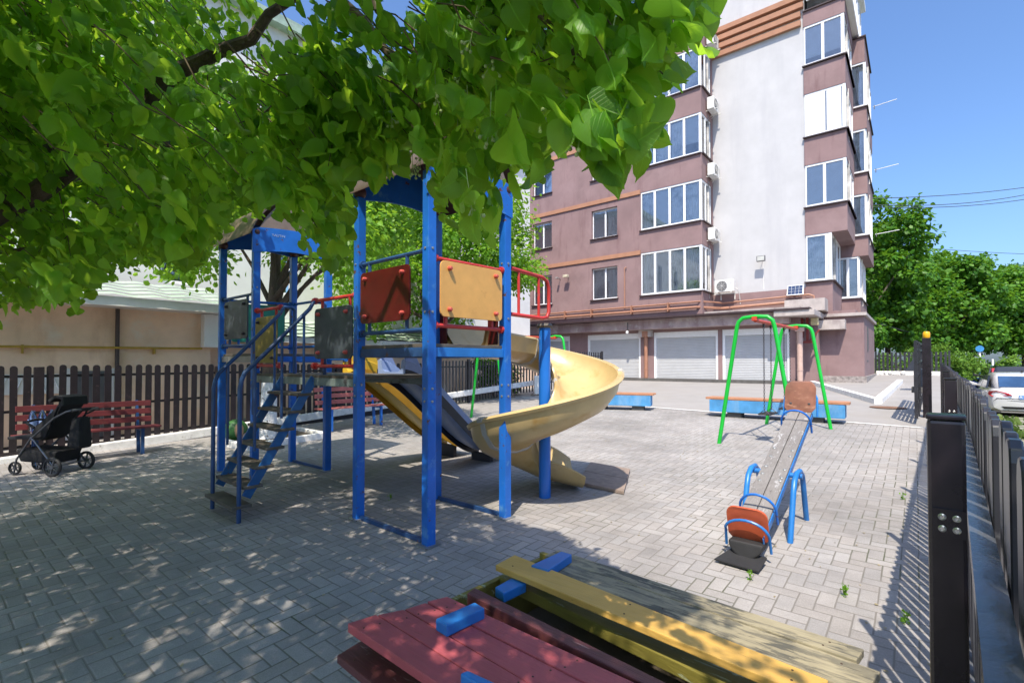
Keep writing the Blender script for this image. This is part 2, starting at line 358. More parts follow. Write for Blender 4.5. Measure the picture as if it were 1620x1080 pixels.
# ================================================================== SETTING
def sheet(name, poly, mat, dz=0., flat=None, kind='structure'):
    b = MB(); b.add([(x, y, (gz(x, y) if flat is None else flat)+dz) for x, y in poly], [tuple(range(len(poly)))])
    o = b.build(name, mat); return tag(o, kind=kind)
FV, FN = Vector((.6572, .7537, 0)), Vector((.7537, -.6572, 0))       # right-hand fence: along, outward
FO = Vector((.042, 0, 0))                                       # its posts stand on FO + s*FV, the last stretch near the camera turning slightly
def fpt(s, off=0):
    p = FO+FV*s
    if p.y < 1.88: p.x = -.0106+.9*p.y
    return p+FN*off
def spt(s, off=0): return FO+FV*s+FN*off
sheet('ground', [(-260, -260), (260, -260), (260, 260), (-260, 260)], mSoil, flat=-.75)
e0, e1 = spt(-7, .17), spt(31, .17)
sheet('yard_paving', [(-16, -11), (e0.x, e0.y), (e1.x, e1.y), (2, 42), (-24, 30), (-24, -11)], mPave)
wl, wr = gnd(1080, 648), gnd(1460, 677); dl = (wr-wl).normalized()
wA, wB = wl-dl*5.5, wl+dl*5.05
fe = fpt(30, .1)
sheet('driveway', [(wA.x, wA.y), (wB.x, wB.y), (fe.x, fe.y), (12, 31), (-3, 33)], mDrive, .004)
q = Vector((-dl.y, dl.x, 0))
sheet('painted_line', [tuple((wA-q*.05)[:2]), tuple((wB-q*.05)[:2]), tuple((wB+q*.05)[:2]), tuple((wA+q*.05)[:2])], mLine, .009)
# yard edge: retaining kerb under the metal fence, then verge, kerb, street
bt = [spt(-7, .172), spt(31, .172), spt(31, .29), spt(-7, .29)]
low = [Vector((p.x, p.y, -.6)) for p in bt]; top = [Vector((p.x, p.y, gz(p.x, p.y)-.01)) for p in bt]
tag(MB().hexa(low, top).build('retaining_edge', mConc), kind='structure')
def strip(name, o0, o1, z, mat, s0=-30, s1=120, th=None):
    ps = [spt(s0, o0), spt(s1, o0), spt(s1, o1), spt(s0, o1)]
    if th is None: return sheet(name, [(p.x, p.y) for p in ps], mat, flat=z)
    return tag(MB().hexa([Vector((p.x, p.y, z-th)) for p in ps], [Vector((p.x, p.y, z)) for p in ps]).build(name, mat), kind='structure')
strip('verge_soil', .25, 1.95, -.17, mVerge)
strip('street_kerb', 1.95, 2.12, -.12, mConc, th=.4)
strip('street', 2.1, 10.4, -.27, mAsphalt)
strip('far_kerb', 10.4, 10.6, -.12, mConc, th=.4)
strip('far_verge', 10.58, 60, -.13, mVerge)
# whitewashed kerb of the raised apron in front of the garages
ka, kb, kc = gnd(1285, 608), gnd(1389, 639), gnd(1424, 606.5)
kr = thing('apron_kerb', 'whitewashed kerb bending round the raised apron beside the garages', 'kerb', kb)
MB().bar(ka+Z*.04, kb+Z*.04, .16, .2).build('kerb_run', mKerb, kr, bevel=.015)
MB().bar(kb+Z*.045+(kc-kb).normalized()*.085, kc+Z*.045, .165, .21).build('kerb_run', mKerb, kr, bevel=.015)
mh = gnd(1405, 645)
tag(MB().lathe([(.001, .0), (.34, .0), (.36, .012), (.30, .016), (.001, .016)], mh+Z*.004, 24).build('manhole_cover', M('rusty_iron', (.22, .12, .075), .8, .3, var=.3)), 'rusty round manhole cover set in the pale drive', 'manhole cover')

# ------------------------------------------------------------------ apartment block, in facade coordinates t (right), s (back), z
PF = Vector((6.1, 23.3, 0))
def fp(t, s, z): return PF+UX*t+NX*s+Z*z
AX = (UX, NX, Z)
def fbox(b, t0, t1, s0, s1, z0, z1): return b.box(fp((t0+t1)/2, (s0+s1)/2, (z0+z1)/2), (abs(t1-t0)/2, abs(s1-s0)/2, abs(z1-z0)/2), AX)
blk = thing('apartment_block', 'mauve and white apartment block with glazed corner bays and garages below', 'building', fp(2, 0, .75))
def holed(b, P, a0, a1, z0, z1, holes, depth):
    """wall face from P(a,z,d) with openings cut and reveals"""
    xs = sorted({a0, a1, *[h[0] for h in holes], *[h[1] for h in holes]}); zs = sorted({z0, z1, *[h[2] for h in holes], *[h[3] for h in holes]})
    inh = lambda x, z: any(h[0] < x < h[1] and h[2] < z < h[3] for h in holes)
    for i in range(len(xs)-1):
        for k in range(len(zs)-1):
            if not inh((xs[i]+xs[i+1])/2, (zs[k]+zs[k+1])/2):
                b.add([P(xs[i], zs[k], 0), P(xs[i+1], zs[k], 0), P(xs[i+1], zs[k+1], 0), P(xs[i], zs[k+1], 0)], [(0, 1, 2, 3)])
    for h in holes:
        c = [(h[0], h[2]), (h[1], h[2]), (h[1], h[3]), (h[0], h[3])]
        for i in range(4):
            p, r = c[i], c[(i+1) % 4]
            b.add([P(*p, 0), P(*r, 0), P(*r, depth), P(*p, depth)], [(0, 1, 2, 3)])
front = lambda s0: (lambda a, z, d: fp(a, s0+d, z))
sidef = lambda t0: (lambda a, z, d: fp(t0-d, a, z))
def window(P, a0, a1, z0, z1, panes, rec=.1, curtain=(), sill=True, blind=None, fr=.07, room=True, bal=False):
    """P(a,z,d): white frame with mullions, glass, what hangs behind it, sill"""
    def bx(b, x0, x1, d0, d1, y0, y1): b.hexa([P(x0, y0, d0), P(x1, y0, d0), P(x1, y0, d1), P(x0, y0, d1)], [P(x0, y1, d0), P(x1, y1, d0), P(x1, y1, d1), P(x0, y1, d1)])
    f = MB(); d0, d1 = rec, rec+.07
    for x0, x1, y0, y1 in ((a0, a1, z0, z0+fr), (a0, a1, z1-fr, z1)): bx(f, x0, x1, d0, d1, y0, y1)
    xs = [a0+(a1-a0)*k for k in panes]
    for x in xs:
        l, r = max(a0, x-fr*.62), min(a1, x+fr*.62)
        bx(f, l, r, d0+.002, d1+.002, z0+fr, z1-fr)
    w = f.build('window', mPVC, blk, bevel=.006, seg=1)
    for i in range(len(xs)-1):
        bx(g := MB(), xs[i]+fr*.5, xs[i+1]-fr*.5, d0+.03, d0+.04, z0+fr*.9, z1-fr*.9); g.build('pane', mGlass, w)
        if i in curtain:                                # vertical pleats
            c = MB(); n = 26; x0, x1 = xs[i]+.03, xs[i+1]-.03; top = z1-.1
            vs = []; 
            for k in range(n+1):
                x = x0+(x1-x0)*k/n; dd = rec+.13+.018*math.sin(k*1.9+i)
                vs += [P(x, z0+.05, dd), P(x, top, dd)]
            c.add(vs, [(2*k, 2*k+2, 2*k+3, 2*k+1) for k in range(n)]); c.build('curtain', mCurtain, w)
        elif not (blind and i in blind) and ((k_ := (i*7+int(a0*13)+int(z0*5)) % 5) < 5):   # half-drawn sheer
            c = MB(); n = 14; wd = (xs[i+1]-xs[i])*(.4, .62, .95, .95, .8)[k_]; x0 = xs[i]+.03 if k_ != 1 else xs[i+1]-.03-wd; vs = []
            for k in range(n+1): x = x0+wd*k/n; dd = rec+.13+.02*math.sin(k*2.1+i); vs += [P(x, z0+.05, dd), P(x, z1-.1, dd)]
            c.add(vs, [(2*k, 2*k+2, 2*k+3, 2*k+1) for k in range(n)]); c.build('curtain', mCurtain, w)
        elif blind and i in blind:
            bx(c := MB(), xs[i]+.03, xs[i+1]-.03, rec+.09, rec+.095, z0+(z1-z0)*blind[i], z1-.05); c.build('roller_blind', mBlindGrey, w)
    if room:
        c = MB(); dd = rec+.9
        c.add([P(a0-.1, z0-.3, dd), P(a1+.1, z0-.3, dd), P(a1+.1, z1+.15, dd), P(a0-.1, z1+.15, dd)], [(0, 1, 2, 3)]); c.build('room_backing', mDarkRoom, w)
    if sill:
        bx(c := MB(), a0-.06, a1+.06, -.09, rec, z0-.05, z0-.004); c.build('sill', mSill, w)
    return w
# openings
SM = [(-6.39, -5.1), (-2.63, -1.18)]; FZ = [(4.70, 6.30), (7.80, 9.25), (10.8, 12.3), (13.8, 15.3)]
BZ = [(4.70, 6.72), (7.79, 9.62), (10.79, 12.6), (13.76, 15.55)]
TB, TW, TC = 2.92, 6.64, 8.08
hs = [(a, c, z0, z1) for (a, c) in SM for (z0, z1) in FZ]
BAYT = .06
hb = [(BAYT, TB+.001, z0, z1) for z0, z1 in BZ]
b = MB(); holed(b, front(0), -15, BAYT, 3.5, 17.2, hs, .22)
for k in range(5):                                      # parapet bands of the bay column
    z0 = 3.5 if k == 0 else BZ[k-1][1]; z1 = BZ[k][0] if k < 4 else 17.2
    b.add([fp(BAYT, 0, z0), fp(TB, 0, z0), fp(TB, 0, z1), fp(BAYT, 0, z1)], [(0, 1, 2, 3)])
    b.add([fp(TB, 0, z0), fp(TB, 1.58, z0), fp(TB, 1.58, z1), fp(TB, 0, z1)], [(0, 1, 2, 3)])
    b.add([fp(BAYT, 0, z1), fp(TB, 0, z1), fp(TB, 1.58, z1), fp(BAYT, 1.58, z1)], [(0, 1, 2, 3)])
    b.add([fp(BAYT, 0, z0), fp(TB, 0, z0), fp(TB, 1.58, z0), fp(BAYT, 1.58, z0)], [(0, 1, 2, 3)])
for z0, z1 in BZ:
    b.add([fp(BAYT, 0, z0), fp(BAYT, 1.58, z0), fp(BAYT, 1.58, z1), fp(BAYT, 0, z1)], [(0, 1, 2, 3)])
    b.add([fp(TB, 1.3, z0), fp(TB, 1.58, z0), fp(TB, 1.58, z1), fp(TB, 1.3, z1)], [(0, 1, 2, 3)])
b.add([fp(-15, 0, .2), fp(-15, 12, .2), fp(-15, 12, 17.2), fp(-15, 0, 17.2)], [(0, 1, 2, 3)])
b.build('wall', mPlaster, blk)
b = MB()
fbox(b, TB-.3, TW, 1.58, 1.9, 4.62, 21); fbox(b, TB-3.2, TB-.29, 1.62, 1.9, 17.2, 21)
b.build('wall', mWhitePl, blk)
b = MB(); fbox(b, TB-.3, TW, 1.55, 1.88, 3.4, 4.62); b.build('wall', mPlaster, blk)
b = MB(); fbox(b, -15, 7.9, 1.95, 13, 17.25, 17.4); fbox(b, -15, 7.9, 12.8, 13, .3, 17.2); fbox(b, -15, TB, 3.0, 3.1, .3, 17.2); fbox(b, TB, 7.9, 9.5, 9.6, .3, 17.2); b.build('roof_slab', mConc, blk)
for k, z0 in enumerate((15.62, 15.98, 16.34, 16.70)):
    b = MB(); fbox(b, TB-.02, TW-.1+.1*(k > 1), 1.42-.02*k, 1.58, z0, z0+.22); b.build('band', mBand, blk)
for z0 in (6.66, 9.55, 12.5):
    b = MB(); fbox(b, -15, BAYT-.02, -.06, .0, z0, z0+.2); b.build('band', mBand, blk)
CURT = {0: [(0, 1), (0, 1)], 1: [(), (1,)], 2: [(0,), (1,)], 3: [(0, 1), (0,)]}
for k, (z0, z1) in enumerate(FZ):
    for m, (a, c) in enumerate(SM):
        window(front(0), a, c, z0, z1, (0, .5, 1), .14, CURT[k][m], blind={0: .02, 1: .1})
for k, (z0, z1) in enumerate(BZ):
    cur = [(0, 2, 3), (), (1,), (0, 3)][k]; bl = [{1: .02}, {1: .0}, {0: .02, 3: .3}, {0: .0, 1: .02, 3: .02}][k]
    window(front(0), BAYT, TB-.07, z0, z1, (0, .245, .5, .745, 1), .02, cur, blind=bl, fr=.085)
    window(sidef(TB), .06, 1.3, z0, z1, (0, .45, 1), .02, (1,) if k < 1 else (), blind={0: .25}, fr=.085, room=False)
    b = MB(); fbox(b, TB-.12, TB-.012, .012, .12, z0, z1); b.build('corner_post', mPVC, blk, bevel=.01)
# right-hand corner bays (first column), side returns going back
BACK1, TD = 4.7, 8.55
RB = [(4.86, 6.78, 7.56), (7.95, 9.70, 8.08), (10.88, 12.68, 8.08), (13.87, 15.53, 8.06)]
SB = 1.53
for k, (z0, z1, tr) in enumerate(RB):
    panel = k == 2
    pl = (0, .5, 1) if k else (0, .86, 1)
    w = window(front(SB), TW, tr-.08, z0, z1, pl, .02, () if k else (0,), blind=({0: .02, 1: .02} if k == 1 else {0: .2, 1: .2}), fr=.085)
    if panel:
        b = MB(); fbox(b, TW+.06, TW+.72, SB+.028, SB+.04, z0+.08, z1-.08); fbox(b, TW+.78, tr-.16, SB+.028, SB+.04, z0+.08, z1-.08); b.build('white_panel', mPVC, w)
    window(sidef(tr), SB+.08, BACK1-.1, z0, z1, (0, .3, .65, 1), .02, (0, 1, 2) if k == 0 else (0,), blind={1: .1, 2: .1}, fr=.085, room=False)
    b = MB(); fbox(b, tr-.13, tr-.012, SB+.012, SB+.13, z0, z1); b.build('corner_post', mPVC, blk, bevel=.01)
bands = [(3.4, 4.80, 7.56), (6.78, 7.90, 8.08), (9.70, 10.83, 8.08), (12.68, 13.82, 8.07), (15.53, 16.15, 8.07)]
for z0, z1, tr in bands:
    fbox(MBb := MB(), TW-.02, tr, SB, BACK1, z0, z1); MBb.build('wall', mPlaster, blk)
    fbox(MBb := MB(), TW-.03, tr+.07, SB-.07, BACK1, z1, z1+.045); MBb.build('sill', mSill, blk)
# second column further along the side
b2 = [(3.4, 4.35, 8.25), (6.25, 7.1, 8.55), (9.0, 9.9, 8.55), (11.9, 12.85, 8.55), (14.9, 16.0, 8.5)]
for z0, z1, tr in b2:
    fbox(MBb := MB(), 7.2, tr, BACK1+.02, BACK1+3.6, z0, z1); MBb.build('wall', mPlaster, blk)
    fbox(MBb := MB(), 7.2, tr+.06, BACK1-.05, BACK1+3.66, z1, z1+.045); MBb.build('sill', mSill, blk)
for k in range(4):
    z0 = b2[k][1]+.05; z1 = b2[k+1][0]; tr = b2[k][2]
    window(front(BACK1+.02), 7.3, tr-.06, z0, z1, (0, .55, 1), .02, (0, 1), fr=.085, sill=False, blind=None)
    window(sidef(tr), BACK1+.1, BACK1+3.5, z0, z1, (0, .25, .5, .75, 1), .02, (0, 2), fr=.085, sill=False, room=False, blind={1: .1, 3: .2})
# glazed attic balcony on top of the corner
w = window(front(SB-.02), TW+.1, 8.0, 16.6, 18.7, (0, .33, .66, 1), .02, (), fr=.1, sill=False)
window(sidef(8.25), SB+.1, BACK1+2.6, 16.2, 18.7, (0, .16, .33, .5, .66, .83, 1), .02, (), fr=.12, sill=False, room=False)
b = MB(); fbox(b, TW-.02, 8.4, SB-.15, BACK1+2.8, 18.7, 18.95); fbox(b, 8.0, 8.3, SB-.1, BACK1+2.7, 16.15, 16.22); b.build('roof_slab', mPVC, blk)
# garage level
b = MB(); DOORS = [(-9.6, -6.9), (-6.75, -3.95), (-2.87, .02), (.68, 3.56), (3.74, 6.29)]
holed(b, front(.0), -15, 6.62, .2, 3.52, [(a, c, .2, 2.92) for a, c in DOORS], .3)
b.add([fp(6.62, 0, .2), fp(6.62, 1.5, .2), fp(6.62, 1.5, 3.52), fp(6.62, 0, 3.52)], [(0, 1, 2, 3)])
b.add([fp(-15, 0, 3.52), fp(6.62, 0, 3.52), fp(6.62, 1.6, 3.52), fp(-15, 1.6, 3.52)], [(0, 1, 2, 3)])
b.build('wall', mPlaster, blk)
for a, c in DOORS:
    b = MB(); z0, z1, n = .79, 2.66, 27
    for i in range(n):
        y0 = z0+(z1-z0)*i/n; y1 = z0+(z1-z0)*(i+1)/n
        b.add([fp(a+.1, .10, y0), fp(c-.1, .10, y0), fp(c-.1, .085, y0+.012), fp(a+.1, .085, y0+.012), fp(c-.1, .085, y1-.02), fp(a+.1, .085, y1-.02), fp(c-.1, .10, y1), fp(a+.1, .10, y1)], [(0, 1, 2, 3), (3, 2, 4, 5), (5, 4, 6, 7)])
    sh = b.build('garage_shutter', mShutter, blk)
    b = MB(); fbox(b, a, a+.1, .02, .16, .79, 2.92); fbox(b, c-.1, c, .02, .16, .79, 2.92); fbox(b, a+.1, c-.1, .03, .30, 2.66, 2.92); b.build('shutter_frame', mPVC, sh, bevel=.008)
b = MB(); fbox(b, -15, 6.9, -.35, .02, .4, .79); b.build('doorstep', mConcDk, blk)
# canopy slab over the garages, thicker ends
b = MB(); fbox(b, -15, 6.35, -.55, -.004, 3.05, 3.5); b.build('canopy', M('stained_fascia', (.42, .33, .32), .85, var=.2, vs=2., bump=.3, wear=((.27, .18, .185), 1.3, .46, .66, (1, 1, .4)), wear2=((.52, .49, .46), 2.5, .56, .7)), blk, bevel=.02)
b = MB(); fbox(b, -15, 7.1, -.95, .3, 3.5, 3.57); b.build('canopy_edge', mSill, blk)
b = MB(); fbox(b, 5.9, 7.25, -.9, 1.5, 3.28, 3.495); b.build('canopy', mCanopyTop, blk, bevel=.015)
b = MB(); fbox(b, -15, 6.6, .25, 1.5, 3.57, 3.75); fbox(b, 6.0, 7.4, .6, 1.54, 3.57, 4.05); b.build('parapet', mCanopyTop, blk)
b = MB(); fbox(b, .05, .66, -.3, -.004, 2.72, 3.04); b.build('beam_end', mCanopyTop, blk)
# entry recess and corner tower
b = MB(); fbox(b, 6.6, 7.12, .9, 1.55, .3, 3.27); b.build('wall', mPlaster, blk)
b = MB()
for z0, z1, tr in ((.95, 3.35, 8.57),): fbox(b, 7.12, tr, 1.53+.05, 7.6, z0, z1)
b.build('wall', mPlaster, blk)
b = MB(); fbox(b, 7.1, 8.64, 1.50, 7.7, .3, .98); b.build('stone_plinth', mStoneBase, blk)
b = MB(); fbox(b, 7.0, 8.66, 1.42, 7.66, 3.35, 3.47); fbox(b, 6.72, 8.0, 1.0, 1.575, 2.82, 3.2); b.build('cornice', mCanopyTop, blk, bevel=.01)
b = MB(); fbox(b, 7.0, 8.3, 1.6, 7.5, 3.47, 3.6); b.build('wall', mPlaster, blk)
b = MB(); fbox(b, 8.55, 8.59, 3.0, 3.55, 2.0, 3.0); fbox(b, 8.55, 8.58, 2.9, 3.5, 1.55, 1.62); b.build('side_opening', mGrille, blk)
for t0, m, r, ss in ((.37, mPipe, .085, -.18), (6.66, mPipePale, .10, -.2)):
    b = MB(); b.tube([fp(t0, ss, .8), fp(t0, ss, 2.75)], r, 12); fbox(b, t0-.14, t0+.14, ss-.13, ss+.13, 2.72, 2.98)
    for zz in (1.2, 2.3): b.tube([fp(t0, ss, zz), fp(t0, ss, zz+.04)], r+.012, 12)
    b.build('downpipe', m, blk, smooth=True)
# gas pipes along the facade
gp = thing('gas_pipe', 'pair of terracotta painted gas pipes running above the garage canopy', 'pipe', fp(2, -.1, 4))
b = MB(); b.tube([fp(-15, -.12, 3.92), fp(2.7, -.12, 3.95), fp(3.15, .6, 3.95), fp(3.3, 1.35, 3.98), fp(6.5, 1.38, 4.06), fp(6.68, 1.38, 3.98), fp(6.7, 1.38, 3.6)], .06, 8); b.build('lower_pipe', mPipe, gp, smooth=True)
b = MB(); b.tube([fp(-15, -.09, 4.13), fp(2.75, -.09, 4.2), fp(3.2, .6, 4.2), fp(3.35, 1.4, 4.22), fp(6.75, 1.42, 4.32), fp(6.92, 1.42, 4.24), fp(6.94, 1.42, 3.6)], .036, 8); b.tube([fp(-.75, -.09, 4.15), fp(-.75, -.09, 6.1), fp(-.68, -.05, 6.14)], .03, 8); b.build('upper_pipe', mPipe, gp, smooth=True)
for t0 in (-4.2, -2.6, -.4, 1.4): fbox(b := MB(), t0, t0+.05, -.2, 0, 3.84, 4.24); b.build('pipe_clamp', mPipe, gp)
# stair-like red meter bracket in the entry
rb = thing('entry_bracket', 'red brown steel bracket hanging under the canopy beside the entry', 'bracket', fp(6.75, .5, 2.4))
b = MB(); fbox(b, 6.62, 6.70, .3, .4, 2.5, 3.27); fbox(b, 6.8, 6.88, .3, .4, 2.3, 3.27); fbox(b, 6.6, 7.1, .25, .5, 2.28, 2.36); b.bar(fp(6.9, .35, 2.35), fp(7.25, .35, 2.8), .05, .05); b.build('steel_frame', M('oxide_red', (.20, .03, .025), .6), rb)
b = MB(); fbox(b, 6.95, 7.2, .35, .55, 2.98, 3.26); b.build('junction_box', M('cream_box', (.55, .47, .27), .6), rb, bevel=.01)
# things fixed to the facade
def aircon(p, dirn, label, rz):
    a = thing('air_conditioner', label, 'air conditioner', p, rz, 'outdoor air conditioning units on the block')
    MB().box((0, 0, .3), (.40, .15, .27)).build('casing', mAC, a, bevel=.025, local=True)
    MB().lathe([(.001, 0), (.215, 0), (.225, .012), (.2, .014), (.001, .014)], (-.1, -.152, .3), 20, (0, -1, 0)).build('fan_grille', mGrille, a, local=True)
    g = MB()
    for r in (.05, .1, .15, .2): g.tube([Vector((-.1+r*math.cos(q*math.pi/10), -.172, .3+r*math.sin(q*math.pi/10))) for q in range(21)], .004, 4)
    for q in range(8): g.tube([(-.1, -.172, .3), (-.1+.215*math.cos(q*math.pi/4), -.172, .3+.215*math.sin(q*math.pi/4))], .004, 4)
    for q in range(9): g.box((.29, -.153, .14+q*.04), (.07, .004, .008))
    g.build('guard', mAC, a, local=True)
    g = MB()
    for x in (-.3, .3): g.box((x, .1, .012), (.02, .34, .015)); g.box((x, .42, -.12), (.02, .015, .15))
    g.build('mount', mAC, a, local=True)
    g = MB(); g.tube([(.41, .05, .2), (.5, .1, .12), (.52, .3, -.1), (.52, .42, -.5)], .018, 6); g.build('pipe', mAC, a, local=True, smooth=True)
fang = math.atan2(UX.y, UX.x)
aircon(fp(3.55, 1.13, 4.64), 0, 'lowest air conditioner, standing on the mauve base of the white wall', fang)
for k, lab in ((1, 'air conditioner on the bay side one floor above the lowest unit'), (2, 'air conditioner beside the third row of bay windows'), (3, 'air conditioner beside the fourth row of bay windows'), (4, 'topmost air conditioner, under the terracotta stripes')):
    aircon(fp(TB+.22, .95, BZ[k-1][1]+.25), 0, lab, fang+math.pi/2)
fl = thing('floodlight', 'black square floodlight fixed high on the bare white wall', 'lamp', fp(5.0, 1.3, 6.0), fang)
MB().box((0, -.06, 0), (.17, .05, .12)).build('lamp_body', mGrille, fl, bevel=.012, local=True); MB().box((0, -.115, 0), (.14, .006, .095)).build('lamp_lens', M('lens', (.5, .5, .46), .2), fl, local=True)
MB().tube([(0, .02, 0), (0, .27, -.02), (.03, .28, -1.3)], .012, 6).build('cable', mAC, fl, local=True)
sp = thing('solar_panel', 'small solar panel tilted above the pipes at the white wall', 'solar panel', fp(6.3, 1.2, 4.3), fang)
MB().hexa([(-.3, -.12, 0), (.3, -.12, 0), (.3, -.09, 0), (-.3, -.09, 0)], [(-.3, .06, .42), (.3, .06, .42), (.3, .09, .42), (-.3, .09, .42)]).build('panel_frame', mPVC, sp, local=True)
g = MB()
for i in range(4):
    for j in range(3): 
        x0, x1 = -.27+i*.135, -.27+i*.135+.128; a0, a1 = .03+j*.127, .03+j*.127+.12; y = lambda a: -.124+a*.43
        g.add([(x0, y(a0), a0), (x1, y(a0), a0), (x1, y(a1), a1), (x0, y(a1), a1)], [(0, 1, 2, 3)])
g.build('solar_cells', M('solar_blue', (.03, .05, .11), .12), sp, local=True)
MB().box((0, .1, .2), (.03, .06, .2)).build('mount', mGrille, sp, local=True)
for t0, z0, lab, big in ((-4.55, 5.98, 'small dark wall lamp between the two ground windows, nearer the corner window', 0), (-4.0, 6.02, 'larger pale wall lamp beside the small dark one on the mauve wall', 1)):
    wl_ = thing('wall_lamp', lab, 'wall lamp', fp(t0, -.02, z0), fang)
    MB().tube([(0, .02, 0), (0, -.2, .04)], .018, 8).build('arm', mGrille, wl_, local=True)
    MB().box((0, -.28, .03), (.06+.08*big, .09, .04+.03*big)).build('lamp_head', M('lamp_head', (.55, .5, .38) if big else (.3, .28, .27), .5), wl_, bevel=.015, local=True)
cam_ = thing('security_camera', 'small white security camera below the canopy between the garages', 'camera', fp(-.35, -.6, 3.1), fang)
MB().lathe([(.02, .0), (.06, .02), (.07, .08), (.05, .14), (.001, .15)], (0, 0, -.1), 12, (0, -.6, -.8)).build('housing', mPVC, cam_, local=True, smooth=True); MB().tube([(0, 0, .3), (0, 0, -.05)], .02, 8).build('arm', mGrille, cam_, local=True)
for p, q2 in ((fp(8.75, BACK1+.6, 13.0), UX), (fp(8.78, BACK1+.5, 10.1), UX), (fp(8.78, BACK1+.4, 7.2), UX)):
    an = thing('drying_pole', 'thin white %s clothes pole sticking out from the corner bay' % ('topmost' if p.z > 12 else 'middle' if p.z > 9 else 'lowest'), 'pole', p, 0, 'clothes poles on the corner bays')
    MB().tube([p, p+UX*.85+Z*.06], .015, 6).build('rod', mPVC, an); MB().bar(p+UX*.05-Z*.12, p+UX*.05+Z*.06, .03, .03, NX).build('bracket', mGrille, an)

# ------------------------------------------------------------------ old buildings behind the left fence
VL, NL = Vector((.658, .753, 0)), Vector((.753, -.658, 0))      # along / towards the yard
PL = Vector((-8.77, 8.32, 0))
def lp(t, o, z): return PL+VL*t+NL*o+Z*z
LAX = (VL, NL, Z)
def lbox(b, t0, t1, o0, o1, z0, z1): return b.box(lp((t0+t1)/2, (o0+o1)/2, (z0+z1)/2), (abs(t1-t0)/2, abs(o1-o0)/2, abs(z1-z0)/2), LAX)
lb = thing('beige_outbuilding', 'low beige rendered building with green tiled eaves behind the left fence', 'building', lp(0, 0, 0))
b = MB(); lbox(b, -9, 3.25, -.5, 0, -.7, 2.56); lbox(b, 3.25, 16, -1.2, -.7, -.7, 2.1); b.build('wall', mBeige, lb)
b = MB(); lbox(b, 3.06, 3.5, -.3, .22, 1.84, 2.55); b.build('meter_box', mWallWhite, lb, bevel=.01)
b = MB(); lbox(b, -9, 3.45, -.4, .86, 2.56, 2.62); lbox(b, 3.5, 12, -.8, .1, 2.02, 2.08); b.build('soffit', mSoffit, lb)
b = MB(); lbox(b, -9, 3.46, .86, .90, 2.53, 2.70); lbox(b, 3.5, 12, .1, .14, 2.0, 2.13); b.build('fascia', mSoffit, lb)
def tiles(b, t0, t1, o0, z0, o1, z1):
    nt = int((t1-t0)/.16); rows = 5
    for r in range(rows):
        f0, f1 = r/rows, (r+1)/rows+.03
        vs = []
        for i in range(nt+1):
            t = t0+(t1-t0)*i/nt; w = .02*math.sin(i*math.pi/2*1.0)
            for f in (f0, f1):
                vs.append(lp(t, o0+(o1-o0)*f, z0+(z1-z0)*f+w+(.035 if f == f0 else 0)))
        b.add(vs, [(2*i, 2*i+2, 2*i+3, 2*i+1) for i in range(nt)])
b = MB(); tiles(b, -9, 3.5, .95, 2.69, -.75, 3.2); tiles(b, 3.5, 12, .18, 2.13, -1.25, 2.65); b.build('roof', mTile, lb, smooth=True)
b = MB(); b.tube([lp(1.62, .06, -.1), lp(1.62, .06, 2.55)], .035, 8); b.build('downpipe', M('dark_pipe', (.07, .05, .045), .6), lb)
g = MB(); lbox(g, .0, .8, .005, .03, .95, 1.3); g.build('grille_frame', mWallWhite, lb)
g = MB()
for q in range(4): g.tube([lp(.05+q*.19, .04, .98), lp(.14+q*.19, .04, 1.27), lp(.24+q*.19, .04, .98)], .012, 5)
g.build('grille_bars', mPVC, lb)
g = MB(); lbox(g, .95, 1.55, .004, .02, .05, 1.35); g.build('door', mGrille, lb); g = MB(); lbox(g, .88, .95, .003, .05, .05, 1.4); lbox(g, 1.55, 1.62, .003, .05, .05, 1.4); g.build('door_frame', mSoffit, lb)
gg = thing('yellow_gas_line', 'thin yellow gas line crossing the beige wall behind the fence', 'pipe', lp(0, .08, 1.8)); b = MB(); b.tube([lp(-9, .09, 1.69), lp(3.06, .09, 1.81)], .022, 8); b.build('pipe_run', mGas, gg); b = MB(); [lbox(b, q, q+.03, 0, .11, 1.66+.01*q, 1.82) for q in (-2.0, .3, 2.2)]; b.build('pipe_bracket', mGas, gg)
hb_ = thing('white_house', 'tall white walled house behind the green tiled eaves', 'building', lp(0, -2, 0))
b = MB(); holes = [(t0, t0+.62, 3.35, 5.2) for t0 in (-5.2, -1.6, 2.6, 5.05, 8.4, 11.4)]+[(t0, t0+.62, 6.2, 8.0) for t0 in (-5.2, -1.6, 2.6, 5.05, 8.4, 11.4)]
holed(b, lambda a, z, d: lp(a, -1.3-d, z), -10, 16, 0, 10.5, holes, .2)
b.add([lp(16, -1.3, 0), lp(16, -9, 0), lp(16, -9, 10.5), lp(16, -1.3, 10.5)], [(0, 1, 2, 3)]); b.add([lp(-10, -1.3, 0), lp(-10, -9, 0), lp(-10, -9, 10.5), lp(-10, -1.3, 10.5)], [(0, 1, 2, 3)])
b.build('wall', mWallWhite, hb_)
b = MB(); lbox(b, -10.3, 16.3, -9.2, -1.0, 10.5, 10.75); b.build('roof', mTile, hb_)
for h in holes:
    g = MB(); lbox(g, h[0], h[0]+.07, -1.44, -1.38, h[2], h[3]); lbox(g, h[1]-.07, h[1], -1.44, -1.38, h[2], h[3]); lbox(g, h[0]+.07, h[1]-.07, -1.44, -1.38, h[2], h[2]+.07); lbox(g, h[0]+.07, h[1]-.07, -1.44, -1.38, h[3]-.07, h[3]); w = g.build('window', mPVC, hb_)
    g = MB(); lbox(g, h[0]+.06, h[1]-.06, -1.42, -1.415, h[2]+.06, h[3]-.06); g.build('pane', mGlass, w); g = MB(); lbox(g, h[0]-.1, h[1]+.1, -2.0, -1.98, h[2]-.2, h[3]+.2); g.build('room_backing', M('brown_room', (.20, .17, .14), .9), w)

